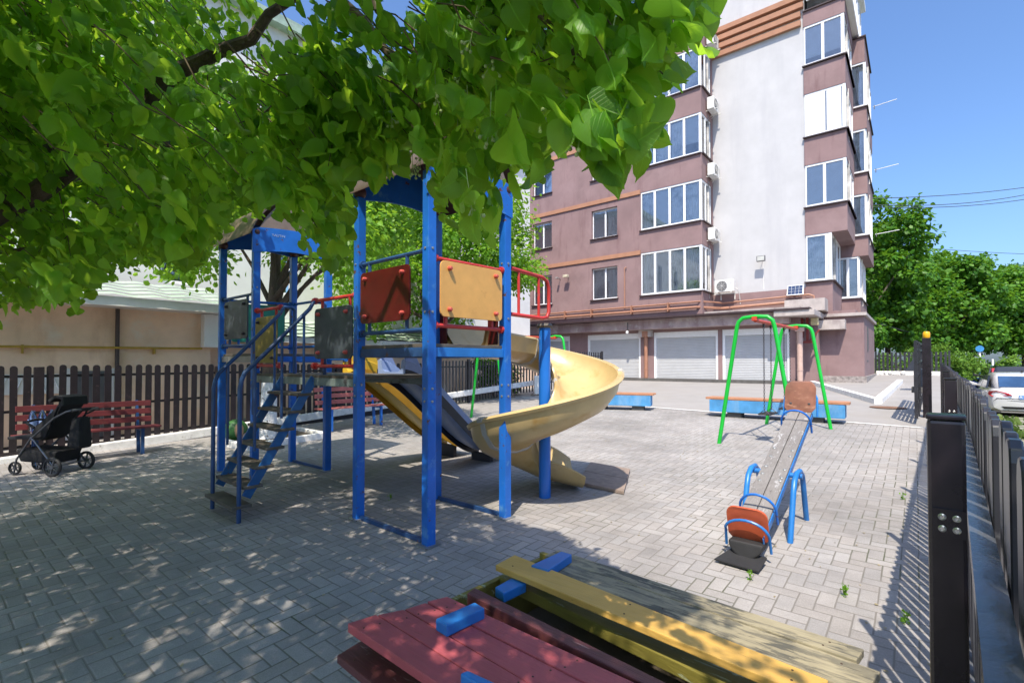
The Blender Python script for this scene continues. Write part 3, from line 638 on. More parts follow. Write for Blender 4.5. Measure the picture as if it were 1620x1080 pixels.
# ------------------------------------------------------------------ fences
def picket_panel(p, q, off, sp, w, th, zb, zt, shape='round', wave=0.):
    """one bay of pickets from p to q: zb, zt functions of the ground point"""
    b = MB(); d = (q-p); L = d.length; d = d/L; nn = Vector((d.y, -d.x, 0)); n = max(1, int(L/sp)); 
    for i in range(n):
        c = p+d*((i+.5)*L/n)+nn*off+nn*random.uniform(-.004, .004); w2 = w/2*random.uniform(.97, 1.03); z0, z1 = zb(c), zt(c)+random.uniform(-.008, .008)
        tl = d*random.uniform(-.006, .006)
        pts = [c-d*w2+Z*z0, c+d*w2+Z*z0, c+d*w2+Z*(z1-w2*.7)+tl]
        for k in range(1, 5):
            a = math.pi*k/5; pts.append(c+d*w2*math.cos(a)+Z*(z1-w2*.7+w2*.9*math.sin(a))+tl)
        pts.append(c-d*w2+Z*(z1-w2*.7)+tl)
        b.prism([x-nn*th/2 for x in pts], nn*th)
    return b
k0, k1, k2, k3 = gnd(0, 732), gnd(270, 697), gnd(697, 643), gnd(843, 623)
fdir = (k2-k0).normalized()
lf = thing('picket_fence', 'dark brown round topped picket fence along the left side of the yard', 'fence', k1)
FL = k0-fdir*4.6; step = 2.5
for i in range(5):
    p, q = FL+fdir*(i*step), FL+fdir*((i+1)*step)
    p.z = q.z = 0
    zt = lambda c: 1.455+max(0, (c-Vector((k0.x, k0.y, 0))).dot(fdir))*.004
    b = picket_panel(p+fdir*.06, q-fdir*.06, 0, .137, .088, .022, lambda c: gz(c.x, c.y)+.08, zt); b.build('picket_panel', mFenceDk, lf)
    for fr_ in (1.27, .72, .18):
        b = MB()
        pz = p+Z*(gz(p.x, p.y)*(.2 if fr_ > 1 else 1)+fr_+.02); qz = q+Z*(gz(q.x, q.y)*(.2 if fr_ > 1 else 1)+fr_+.02); nn = Vector((fdir.y, -fdir.x, 0))*.03; b.bar(pz-nn, qz-nn, .025, .04); b.build('rail', mFenceDk, lf)
    b = MB(); b.bar(p+Z*(gz(p.x, p.y)+.06), q+Z*(gz(q.x, q.y)+.06), .05, .16); b.build('base_board', mFenceDk, lf)
    b = MB(); b.box(p+Z*.7, (.06, .04, .74), (fdir, Vector((fdir.y, -fdir.x, 0)), Z)); b.build('post', mFenceDk, lf, bevel=.008)
b = MB(); nn = Vector((fdir.y, -fdir.x, 0)); p, q = FL+nn*.12, k3+nn*.12
b.bar(p+Z*(gz(p.x, p.y)-.02), q+Z*(gz(q.x, q.y)-.02), .14, .16)
kk = tag(b.build('fence_kerb', mKerb, bevel=.02), 'whitewashed kerb under the dark picket fence', 'kerb')
def simple_fence(name, label, p, q, zb, zt, mat, sp, w, bays, rails):
    r = thing(name, label, 'fence', (p+q)/2); d = (q-p)/bays
    for i in range(bays):
        a, c = p+d*i, p+d*(i+1); a = Vector((a.x, a.y, 0)); c = Vector((c.x, c.y, 0)); dd = d.normalized()
        picket_panel(a+dd*.05, c-dd*.05, 0, sp, w, .02, zb, zt).build('picket_panel', mat, r)
        nn = Vector((dd.y, -dd.x, 0))*-.03
        for f in rails: b = MB(); b.bar(a+nn+Z*(zb(a)+(zt(a)-zb(a))*f), c+nn+Z*(zb(c)+(zt(c)-zb(c))*f), .025, .035); b.build('rail', mat, r)
        for e in ([a, c] if i == bays-1 else [a]):
            b = MB(); b.box(Vector((e.x, e.y, (zb(e)+zt(e))/2)), (.035, .035, (zt(e)-zb(e))/2+.05), (dd, nn.normalized(), Z)); b.build('post', mat, r)
    return r
k2f = FL+fdir*12.55; k2f.z = 0; k3f = k3+Vector((.1, .1, 0))
simple_fence('metal_fence', 'thin black metal fence behind the second swing at the back of the yard', k2f, Vector((-.25, 15.9, 0)), lambda c: gz(c.x, c.y)+.04, lambda c: 1.56, mFenceBk, .13, .05, 2, (.14, .86))
simple_fence('black_gate_fence', 'taller black fence section beside the tree at the back corner', Vector((-.2, 15.95, 0)), Vector((3.6, 19.6, 0)), lambda c: gz(c.x, c.y)+.1, lambda c: 1.92, mFenceBk, .14, .05, 2, (.2, .55, .88))
wp = thing('white_post_box', 'white painted block standing at the foot of the back fence', 'post', (.9, 16.4, gz(.9, 16.4))); MB().box((.9, 16.4, gz(.9, 16.4)+.3), (.16, .16, .36)).build('block', mKerb, wp, bevel=.02)
# black metal fence on the right: posts, pickets outside, rails
rf = thing('street_fence', 'black metal picket fence running along the street on the right', 'fence', fpt(1.3))
PS = [.832+1.6625*i for i in range(-2, 8)]                 # s positions of posts: one near the camera at 1.3
ptop = lambda c: 1.392+.0065*c.y
for i, s_ in enumerate(PS):
    p = fpt(s_); g0 = gz(p.x, p.y); top = 1.424+.006*p.y
    b = MB(); b.box(Vector((p.x, p.y, (g0+top)/2)), (.0185, .018, (top-g0)/2), (FN, FV, Z)); po = b.build('post', mPost, rf, bevel=.004)
    b = MB(); b.box(Vector((p.x, p.y, top+.004)), (.0195, .019, .003), (FN, FV, Z)); b.build('post_cap', mPost, po, bevel=.002)
    b = MB(); b.box(fpt(s_, .002)-FV*.021+Z*(1.298+.006*p.y), (.016, .002, .017), (FN, FV, Z)); pl = b.build('bracket_plate', mPost, po)
    b = MB()
    for xx in (-.0068, .0068):
        for zz in (-.0072, .0072): b.lathe([(.0005, 0), (.0042, 0), (.0042, .0008), (.0027, .002), (.002, .001), (.0005, .001)], fpt(s_, .002+xx)-FV*.023+Z*(1.298+.006*p.y+zz), 12, -FV)
    b.build('bolt', mSteel, po)
    if i < len(PS)-1:
        a, c = fpt(s_), fpt(PS[i+1]); a.z = c.z = 0
        picket_panel(a, c, .066, .110, .062, .014, lambda c: gz(c.x, c.y)+.07, ptop).build('picket_panel', mFenceBk, rf, bevel=.002, seg=1)
        mRail = M('satin_black_rail', (.09, .095, .105), .22, var=.2) if i == 0 else mRail
        for h in (1.20, .22): b = MB(); b.bar(fpt(s_, .040)+Z*(h+.006*a.y if h > 1 else gz(a.x, a.y)+h), fpt(PS[i+1], .040)+Z*(h+.006*c.y if h > 1 else gz(c.x, c.y)+h), .030, .03); b.build('rail', mRail, rf)
# sliding gate with motor
gt = thing('sliding_gate', 'open black sliding gate with yellow beacon at the end of the street fence', 'gate', fpt(12.6))
p = fpt(12.9, -.22); g0 = gz(p.x, p.y)
MB().box(p+Z*(g0+.75), (.07, .07, .85), (FN, FV, Z)).build('gate_post', mPost, gt, bevel=.006)
MB().lathe([(.05, 0), (.06, .02), (.06, .1), (.045, .13), (.001, .135)], p+Z*(g0+1.6), 14).build('beacon', M('amber_beacon', (.80, .42, .01), .3), gt, smooth=True)
p2 = fpt(12.6, -.36); 
b = MB(); b.bar(p2+Z*(g0+.05), p2+Z*(g0+1.52), .06, .1, FV); b.bar(p2+FV*.9+Z*(g0+.07), p2+FV*.9+Z*(g0+1.52), .06, .06, FV)
for zz in (.1, .35, .6, .85, 1.1, 1.35, 1.5): b.bar(p2-FV*.9+Z*(g0+zz), p2+FV*3.2+Z*(g0+zz+.06), .035, .04)
b.bar(p2-FV*.9+Z*(g0+.08), p2-FV*.9+Z*(g0+1.5), .05, .05, FV); b.bar(p2+FV*3.2+Z*(g0+.1), p2+FV*3.2+Z*(g0+1.58), .05, .05, FV)
b.build('gate_leaf', mFenceBk, gt)
mo = gnd(1458, 652); m0 = gz(mo.x, mo.y)
MB().box(mo+Z*(m0+.32), (.12, .16, .2), (FN, FV, Z)).build('motor_box', M('motor_blue_black', (.02, .028, .045), .4), gt, bevel=.02); MB().box(mo+Z*(m0+.06), (.16, .2, .06), (FN, FV, Z)).build('motor_base', mConcDk, gt, bevel=.01)
mo = gnd(1452, 618); m0 = gz(mo.x, mo.y); MB().hexa([mo+FN*a+FV*c+Z*(m0) for a, c in ((-.3, -.2), (.2, -.2), (.2, .3), (-.3, .3))], [mo+FN*a+FV*c+Z*(m0+.8) for a, c in ((.1, -.1), (.18, -.1), (.18, .1), (.1, .1))]).build('gate_stop', mFenceBk, gt, bevel=.01)
# stone wall and fence closing the drive
sw0 = Vector((17.9, 24.1, 0)); sw1 = sw0+UX*2.7
wz = .5
ws_ = thing('white_stone_wall', 'low whitewashed rubble wall closing the drive beyond the gate', 'wall', (sw0+sw1)/2)
b = MB(); b.box((sw0+sw1)/2+Z*.55, (1.35, .16, .56), AX); b.build('masonry', mWhiteStone, ws_, bevel=.03)
for k in range(46):
    pass
b = MB()
for k in range(120):
    c = sw0+UX*random.uniform(.1, 2.6)+Z*random.uniform(.3, 1.05)-NX*.16; r = random.uniform(.06, .13); b.ball(c, r, 7, 5, (1.2, .35, .8))
b.build('stone_facing', mWhiteStone, ws_, smooth=True)
simple_fence('wall_top_fence', 'black picket fence on top of the whitewashed rubble wall', sw0, sw1, lambda c: 1.1, lambda c: 2.02, mFenceBk, .155, .085, 1, (.15, .8))
# ================================================================== PLAY TOWER
A, B_, C, D = gnd(678, 862), gnd(799, 818), gnd(567, 820), gnd(690, 789)
E_, F, G, H = gnd(402, 763.5), gnd(462, 730), gnd(517, 744), gnd(349.5, 745)
pt = thing('play_tower', 'blue framed climbing tower with two roofed towers, stairs and slides', 'climbing frame', (A+B_+C+D)/4)
tn = (B_-A); tn.z = 0; tn.normalize(); tu = Vector((tn.y, -tn.x, 0))
POSTS = {}
ZD_T, ZD_M, ZD_L = 1.655, 1.38, 1.615
for k, (p, top) in dict(A=(A, 3.02), B=(B_, 3.02), C=(C, 3.02), D=(D, 3.02), E=(E_, 3.0), F=(F, 3.0), G=(G, 3.0), H=(H, 3.0)).items():
    b = MB(); b.box(Vector((p.x, p.y, (p.z-.05+top)/2)), (.04, .04, (top-p.z+.05)/2), (tn, tu, Z)); POSTS[k] = b.build('post', mBlue, pt, bevel=.007)
    c = MB(); c.box(p+Z*.004, (.07, .07, .006), (tn, tu, Z)); c.build('foot_plate', mMetalGrey, POSTS[k])
    if k in 'ABCE':
        c = MB()
        for zz in (1.2, 1.3, 1.9, 2.4): c.lathe([(.011, 0), (.011, .006), (.001, .008)], Vector((p.x, p.y, zz))-tn*.04, 8, -tn); c.lathe([(.011, 0), (.011, .006), (.001, .008)], Vector((p.x, p.y, zz))+tu*.04, 8, tu)
        c.build('bolt', mMetalGrey, POSTS[k])
def flat(p, z): return Vector((p.x, p.y, z))
def deck(ps, z, nm='deck'):
    b = MB(); b.hexa([flat(p, z-.03) for p in ps], [flat(p, z) for p in ps]); b.build(nm, mDeck, pt, bevel=.004)
deck([A, B_, D, C], ZD_T); deck([E_, G, F, H], ZD_L); deck([E_+(C-E_)*.02, C, D, G], ZD_M)
def beam(p, q, z, m=mBlue, h=.07, w=.04, nm='beam'):
    d = (q-p).normalized(); b = MB(); b.bar(flat(p+d*.04, z), flat(q-d*.04, z), w, h); return b.build(nm, m, pt, bevel=.004)
beam(A, B_, ZD_T-.068, mCyan, .075); beam(A, C, ZD_T-.068, mBlueDark, .075); beam(C, D, ZD_T-.068, mBlueDark, .075); beam(D, B_, ZD_T-.068, mBlue, .075)
beam(E_, H, ZD_L-.068, mMetalGrey, .07); beam(H, F, ZD_L-.068, mBlue, .07); beam(F, G, ZD_L-.068, mBlue, .08); beam(E_, G, ZD_L-.068, mBlue, .07)
mGal = M('grey_green_steel', (.20, .25, .24), .45, .3, var=.25, vs=4., wear=((.09, .085, .08), 6., .56, .66))
beam(E_, C, ZD_M-.068, mGal, .075); beam(G, D, ZD_M-.068, mGal, .075)
for p, q in ((C, A), (D, B_), (G, F)): 
    b = MB(); d = (q-p).normalized(); b.bar(p+d*.04+Z*.02, q-d*.04+Z*.02, .03, .035); b.build('ground_bar', mBlueDark, pt)
def rails(p, q, z1, z0, m, s0=.0, s1=1., panel=None, zp=(0, 0), off=0., pw=(.1, .9), pm=None, stubs=True):
    """two tubes between posts with a square panel bolted between them"""
    d = (q-p); L = d.length; dd = d/L; nn = Vector((dd.y, -dd.x, 0))*off
    a, c = p+dd*.045, q-dd*.045
    for z in (z1, z0):
        b = MB(); b.tube([flat(a, z), flat(c, z)], .018, 8); b.tube([flat(a-dd*.02, z), flat(a+dd*.02, z)], .034, 10); b.tube([flat(c-dd*.02, z), flat(c+dd*.02, z)], .034, 10); b.build('rail', m, pt, smooth=True)
    if panel:
        x0, x1 = p+d*pw[0], p+d*pw[1]; w = (x1-x0).length
        b = MB(); r = .045; pts = []
        for cx, cz, a0 in ((x1-dd*r, zp[1]-r, 0), (x0+dd*r, zp[1]-r, 90), (x0+dd*r, zp[0]+r, 180), (x1-dd*r, zp[0]+r, 270)):
            for k in range(5):
                an = R(a0+k*22.5); pts.append(flat(cx, cz)+dd*(r*math.cos(an))+Z*(r*math.sin(an)))
        nv = Vector((dd.y, -dd.x, 0)); b.prism([v+nn-nv*.008 for v in pts], nv*.016); pn = b.build('panel', panel, pt, bevel=.003)
        b = MB(); sgn = 1 if off >= 0 else -1
        for cx in (x0+dd*.085, x1-dd*.085):
            for cz in (zp[0]+.06, zp[1]-.06): b.lathe([(.019, 0), (.019, .02), (.012, .032), (.001, .034)], flat(cx, cz)+nn+nv*.008*sgn, 10, nv*sgn)
        b.build('bolt_cap', pm or mBolt, pn, smooth=True)
        if stubs:
            for cx in (x0+dd*.085, x1-dd*.085):
                b = MB(); b.tube([flat(cx, z1), flat(cx, zp[1]-.03)], .016, 8); b.build('stub', m, pn, smooth=True)
                b = MB(); b.tube([flat(cx, z0), flat(cx, zp[0]+.03)], .016, 8); b.build('stub', m, pn, smooth=True)
rails(A, B_, 2.335, 1.80, mRedTube, panel=mOrange, zp=(1.87, 2.32), off=.04, pw=(.09, .90))
rails(C, A, 2.395, 1.765, mBlueDark, panel=mRedPanel, zp=(1.85, 2.305), off=.035, pw=(.08, .80))
rails(H, E_, 2.33, 1.72, mBlueDark, panel=mGreyPanel, zp=(1.80, 2.28), off=.03, pw=(.16, .86), pm=mBoltDk)
rails(H, F, 2.33, 1.72, mBlue, panel=mTeal, zp=(1.78, 2.30), off=-.03, pw=(.12, .88))
rails(G, F, 2.33, 1.72, mBlue)
ec = C-E_
rails(E_, E_+ec*.31, 2.12, 1.47, mRedTube, panel=mOlive, zp=(1.5, 2.03), off=.03, pw=(.12, .92), pm=mBoltDk)
rails(E_+ec*.615, C, 2.13, 1.47, mRedTube, panel=mGreyPanel, zp=(1.54, 2.04), off=.03, pw=(.12, .92))
rails(G, G+(D-G)*.22, 2.12, 1.55, mBlue); 
# red shields beside the spiral entrance
for s_ in (.08, .82):
    p = D+(B_-D)*s_
    b = MB(); b.box(flat(p, 1.87)+tn*.02, (.012, .06, .2), (tn, (B_-D).normalized(), Z)); b.build('entrance_shield', mRedPanel, pt, bevel=.01)
# roofs: arched sheets across the towers, with a blue curved board and a brown gable at each side
mGable = M('brown_gable_board', (.20, .15, .125), .6, var=.2, vs=6., bump=.15)
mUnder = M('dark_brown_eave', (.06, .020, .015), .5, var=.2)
def roof(c0, c1, c2, c3, ze, zt):
    """c0-c3 front eave, c1-c2 back eave; c0-c1 and c3-c2 are the gable sides"""
    n = 14; ax = (c1-c0).normalized(); sd = (c0-c3).normalized(); ov = .09
    p0, p1, p2, p3 = c0-ax*ov+sd*.07, c1+ax*ov+sd*.07, c2+ax*ov-sd*.07, c3-ax*ov-sd*.07
    arch = lambda f: ze+(zt-ze)*max(0, math.sin(math.pi*f))**.7
    b = MB(); th = .03; vs = []; fs = []
    for i in range(n+1):
        f = i/n; x, y = flat(p0.lerp(p1, f), arch(f)), flat(p3.lerp(p2, f), arch(f)); vs += [x, y, x-Z*th, y-Z*th]
    for i in range(n):
        k = 4*i; fs += [(k, k+4, k+5, k+1), (k+2, k+3, k+7, k+6), (k, k+2, k+6, k+4), (k+1, k+5, k+7, k+3)]
    fs += [(0, 1, 3, 2), (4*n, 4*n+2, 4*n+3, 4*n+1)]
    b.add(vs, fs); rf_ = b.build('roof', mRoof, pt, smooth=True)
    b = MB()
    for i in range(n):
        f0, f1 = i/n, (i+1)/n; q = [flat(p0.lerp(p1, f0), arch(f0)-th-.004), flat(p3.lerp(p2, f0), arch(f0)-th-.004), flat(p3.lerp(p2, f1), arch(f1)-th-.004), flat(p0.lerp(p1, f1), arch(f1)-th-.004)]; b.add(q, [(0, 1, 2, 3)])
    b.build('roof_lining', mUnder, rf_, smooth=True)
    for a_, q_, lo_, up_, sg in ((c0, c1, ze-.25, ze+.05, 1), (c3, c2, ze-.07, ze+.30, -1)):
        d = (q_-a_); nv = Vector((d.y, -d.x, 0)).normalized(); m_ = 12; A1, B1, C1 = [], [], []
        for i in range(m_+1):
            g = -.06+1.12*i/m_; f = max(.02, min(.98, g)); p = a_+d*g+nv*.035*sg; sn_ = math.sin(math.pi*i/m_)
            A1.append(flat(p, lo_+.06*sn_)); B1.append(flat(p, min(up_+.03*sn_, arch(f)-th-.012))); C1.append(flat(p, max(min(up_+.03*sn_, arch(f)-th-.012)+.002, arch(f)-th-.008)))
        b = MB(); w = nv*.012
        for i in range(m_): b.hexa([A1[i]-w, A1[i+1]-w, A1[i+1]+w, A1[i]+w], [B1[i]-w, B1[i+1]-w, B1[i+1]+w, B1[i]+w])
        b.build('valance', mBlue, rf_)
        b = MB(); w = nv*.009
        for i in range(m_): b.hexa([B1[i]-w, B1[i+1]-w, B1[i+1]+w, B1[i]+w], [C1[i]-w, C1[i+1]-w, C1[i+1]+w, C1[i]+w])
        b.build('gable_board', mGable, rf_)
    for p in (c0, c1, c2, c3):
        b = MB(); b.ball(flat(p, ze+.0), .058, 12, 8); b.build('corner_knob', mUnder, rf_, smooth=True)
    return rf_
roof(A, B_, D, C, 3.07, 3.56)
r2 = roof(E_, G, F, H, 3.06, 3.55)
# old scribbles on the lower roof's blue board
scr = bpy.data.curves.new('scribble', 'FONT'); scr.body = 'YAUTIN'; scr.size = .042; scr.extrude = .001
so = bpy.data.objects.new('scribble', scr); COL.objects.link(so)
dEG = (G-E_); dEG.z = 0; dEG.normalize(); nEG = Vector((dEG.y, -dEG.x, 0))
rotm = Matrix((dEG, Z, nEG)).transposed()
dep = bpy.context.evaluated_depsgraph_get(); me = bpy.data.meshes.new_from_object(so.evaluated_get(dep)); bpy.data.objects.remove(so)
for v in me.vertices: v.co = rotm @ v.co + flat(E_+dEG*.16, 3.035)+nEG*.0485 - pt.location
me.materials.append(M('white_scribble', (.30, .40, .62), .8)); so = bpy.data.objects.new('scribble', me); COL.objects.link(so); so.parent = r2
# stairs
sl, sr = gnd(336, 804), gnd(377.5, 827); su = (sr-sl); su.z = 0; su.normalize(); sn = Vector((-su.y, su.x, 0))
run = .70; stL, stR = sl+sn*run, sr+sn*run
stair = MB()
lo_l, lo_r = sl+sn*.06+Z*.22, sr+sn*.06+Z*.22
stair.bar(lo_l, flat(stL, ZD_M-.03), .022, .085, Z); stair.bar(lo_r, flat(stR, ZD_M-.03), .022, .085, Z)
stair_o = stair.build('stair', mStair, pt, bevel=.003)
for k in range(7):
    f = k/7; zz = sl.z+.14+(ZD_M-sl.z-.17)*f*1.0; c = (sl+sr)/2+sn*(run*(.0+f*.98)+.02)
    b = MB(); b.box(flat(c, zz), ((sr-sl).length/2+.02, .085, .014), (su, sn, Z)); b.build('tread', mDeck, stair_o, bevel=.004)
for foot, zt_, zb_, top in ((sl, 2.12, 1.34, stL), (sr, 2.12, 1.36, stR)):
    d0 = flat(foot, zb_); d1 = flat(top+sn*.02, zt_)
    pts = [foot-Z*.03, flat(foot, zb_-.09), d0+(d1-d0)*.02-Z*.03, d0+(d1-d0)*.06+Z*.01]
    pts += [d0+(d1-d0)*f for f in (.3, .6, .90)]+[d1+Z*.0-sn*.03, d1+sn*.06, d1+sn*.09-Z*.03, flat(top+sn*.11, ZD_M)]
    b = MB(); b.tube(pts, .0195, 10); hr = b.build('handrail', mBlueDark, stair_o, smooth=True)
    for f in (.18, .52, .82):
        b = MB(); q_ = d0+(d1-d0)*f; b.tube([flat(q_, q_.z-.82+.06*f), q_], .0135, 8); b.build('baluster', mBlueDark, hr, smooth=True)
# two wave slides
def wave_slide(p0, dirn, L, ztop, zend, m, ms, w=.40):
    n = 22; path, lats = [], []; lat = Vector((-dirn.y, dirn.x, 0))
    for i in range(n+1):
        f = i/n; s = f*L
        prof = [(0, 1.0), (.08, .985), (.2, .86), (.4, .60), (.6, .33), (.75, .15), (.88, .045), (1., 0.02)]
        for (a, za), (c, zc) in zip(prof, prof[1:]):
            if a <= f <= c+1e-9: q = (f-a)/(c-a); h = za+(zc-za)*q; break
        path.append(flat(p0+dirn*s, zend+(ztop-zend)*h)); lats.append(lat)
    for _ in range(2):
        zs = [p.z for p in path]
        for i in range(1, n): path[i].z = (zs[i-1]+2*zs[i]+zs[i+1])/4
    h = w/2
    prof = [(-h-.03, .13), (-h, .145), (-h+.035, .13), (-h+.05, .03), (-h+.10, 0), (h-.10, 0), (h-.05, .03), (h-.035, .13), (h, .145), (h+.03, .13), (h+.025, -.02), (h-.08, -.05), (-h+.08, -.05), (-h-.025, -.02)]
    b = MB(); b.sweep(prof, path, lats); s_ = b.build('slide', m, pt, smooth=True)
    b = MB()                                               # raised entrance cheeks
    for sd in (-1, 1):
        q = p0+lat*sd*h; b.hexa([flat(q-lat*.012, ztop), flat(q+lat*.012, ztop), flat(q+lat*.012+dirn*.34, ztop-.10), flat(q-lat*.012+dirn*.34, ztop-.10)], [flat(q-lat*.012+dirn*.02, ztop+.18), flat(q+lat*.012+dirn*.02, ztop+.18), flat(q+lat*.012+dirn*.16, ztop+.2), flat(q-lat*.012+dirn*.16, ztop+.2)])
    b.build('entrance_cheek', m, s_, bevel=.01)
    b = MB()
    for sd in (-1, 1):
        vs = []
        for p in path: q = p+lat*sd*(h+.033); vs += [q+Z*.03, q-Z*.10]
        nn_ = len(path); b.add(vs+[v+lat*sd*.008 for v in vs], [])
        for i in range(nn_-1):
            k = len(b.v)-4*nn_; o = 2*nn_
            b.f += [(k+2*i, k+2*i+2, k+2*i+3, k+2*i+1), (k+o+2*i, k+o+2*i+1, k+o+2*i+3, k+o+2*i+2), (k+2*i, k+o+2*i, k+o+2*i+2, k+2*i+2), (k+2*i+1, k+2*i+3, k+o+2*i+3, k+o+2*i+1)]
    b.build('side_board', ms, s_)
    b = MB(); e = path[-1]; b.box(flat(e-dirn*.22, (gz(e.x, e.y)+e.z-.05)/2), (.03, h*.8, (e.z-.05-gz(e.x, e.y))/2+.01), (dirn, lat, Z)); b.build('slide_foot', mSlideDk, s_)
gd = (D-G)
mSideOch = M('ochre_slide_side', (.44, .23, .02), .4, var=.15)
wave_slide(G+gd*.28, sn, 1.75, ZD_M+.02, .34, mSlideYel, mSideOch, .42)
wave_slide(G+gd*.64, (Vector((.60, .80, 0))), 1.80, ZD_M+.02, .28, mSlideBl, mSlideDk, .42)
b = MB(); p, q = G+gd*.1, G+gd*.95
for z_ in (ZD_M+.22,): b.tube([flat(p, z_), flat(q, z_)], .016, 8)
b.build('rail', mBlueDark, pt)
# spiral slide round its pole
PO = gnd(862, 786)
b = MB(); b.tube([PO-Z*.05, flat(PO, 1.50), flat(PO, 1.86)], .060, 18); pole = b.build('slide_pole', mBluePole, pt, smooth=True)
b = MB(); b.lathe([(.001, 0), (.075, 0), (.085, .02), (.07, .045), (.001, .05)], flat(PO, 1.86), 16); b.build('pole_cap', mDeck, pole)
rc = .40
start = D+(B_-D)*.47; th0 = 42.
path, lats, zs = [], [], []
arc0 = PO+Vector((-math.cos(R(th0)), math.sin(R(th0)), 0))*rc
for i in range(8):
    f = i/8; p = start.lerp(arc0, f); lt = (Vector((-tn.y, tn.x, 0)).lerp(Vector((-math.cos(R(th0)), math.sin(R(th0)), 0)), f)).normalized()
    path.append(flat(p, ZD_T-.02-.06*f)); lats.append(lt)
ex = 444.
for i in range(76):
    th = th0+(ex-th0)*i/75; rad = Vector((-math.cos(R(th)), math.sin(R(th)), 0)); f = (th-th0)/(ex-th0)
    z = 1.575-(1.575-.31)*(f**1.03); path.append(flat(PO+rad*rc, z)); lats.append(rad)
last = path[-1]; hd = Vector((math.sin(R(ex)), math.cos(R(ex)), 0))
for i in range(1, 12):
    f = i/11; path.append(last+hd*(.43*f)+Vector((0, 0, -.10*f+.02*f*f))-Vector((0, .10*f*f, 0))); lats.append(Vector((-math.cos(R(ex)), math.sin(R(ex)), 0)))
prof = [(-.30, .17), (-.285, .19), (-.265, .17), (-.235, .06), (-.16, .005), (-.03, -.02), (.10, .0), (.21, .06), (.29, .15), (.325, .235), (.335, .275), (.375, .285), (.40, .262), (.385, .235), (.362, .232), (.335, .12), (.25, .01), (.11, -.05), (-.03, -.07), (-.18, -.045), (-.265, .02), (-.285, .12)]
profs = []
for i in range(len(path)):
    k = max(0, (i-len(path)+12)/11); profs.append([(a*(1+.12*k*k), h*(1-.45*k*k) if h > .05 else h) for a, h in prof])
b = MB(); nP = len(prof)
for p_, l_, pr_ in zip(path, lats, profs):
    for a, h in pr_: b.v.append(Vector(p_)+Vector(l_)*a+Z*h)
for i in range(len(path)-1):
    for k in range(nP): k2 = (k+1) % nP; b.f.append((i*nP+k, i*nP+k2, (i+1)*nP+k2, (i+1)*nP+k))
spiral = b.build('spiral_slide', mSlideY, pt, smooth=True)
b = MB()                                                   # bolted flange between two sections
for i0 in (9, 34, 60):
    pr2 = [(a*1.03, h-.012 if h < .1 else h+.012) for a, h in prof]
    for j in (0,): b.sweep(pr2[:3]+pr2[3:], path[i0:i0+2], lats[i0:i0+2])
b.build('section_flange', M('grey_flange', (.42, .40, .36), .5), spiral, smooth=True)
# red guard over the spiral's first section
g0_ = B_+tn*.07; g1_ = B_+tn*.62
b = MB(); zt_, zb_ = 2.345, 1.94
pts = [flat(g0_, zt_+.03), flat(g1_-tn*.1, zt_-.0), flat(g1_-tn*.03, zt_-.03), flat(g1_, zt_-.1), flat(g1_, zb_+.07), flat(g1_-tn*.03, zb_+.015), flat(g1_-tn*.1, zb_), flat(g0_, zb_+.01)]
b.tube(pts, .019, 10); gu = b.build('slide_guard', mRedTube, pt, smooth=True)
for f in (.2, .72): b = MB(); b.tube([flat(g0_.lerp(g1_, f), zb_), flat(g0_.lerp(g1_, f), zt_+.01)], .014, 8); b.build('guard_bar', mRedTube, gu, smooth=True)
g2 = D+tn*.07+tu*.02
b = MB(); b.tube([flat(g2, 2.26), flat(g2+tn*.75, 2.24)], .016, 8); b.tube([flat(g2+tn*.75, 2.24), flat(g2+tn*.75, 1.8)], .014, 8); b.build('slide_guard', mBlue, pt, smooth=True)

# rubber tiles at the end of the spiral
m0, m1, m2 = gnd(934, 735), gnd(997, 746), gnd(914, 767)
ux_, vy_ = (m1-m0), (m2-m0)
for k, (f0, f1, lab) in enumerate(((.0, .49, 'rubber safety tile farther from the slide pole, mostly in the sun'), (.5, 1., 'rubber safety tile right under the end of the spiral slide, in its shade'))):
    b = MB(); ps = [m0+vy_*f0, m0+ux_+vy_*f0, m0+ux_+vy_*f1, m0+vy_*f1]; b.hexa([p+Z*.004 for p in ps], [p+Z*.04 for p in ps])
    tag(b.build('rubber_tile', mMat, bevel=.006), lab, 'safety tile', 'rubber tiles under the spiral slide')

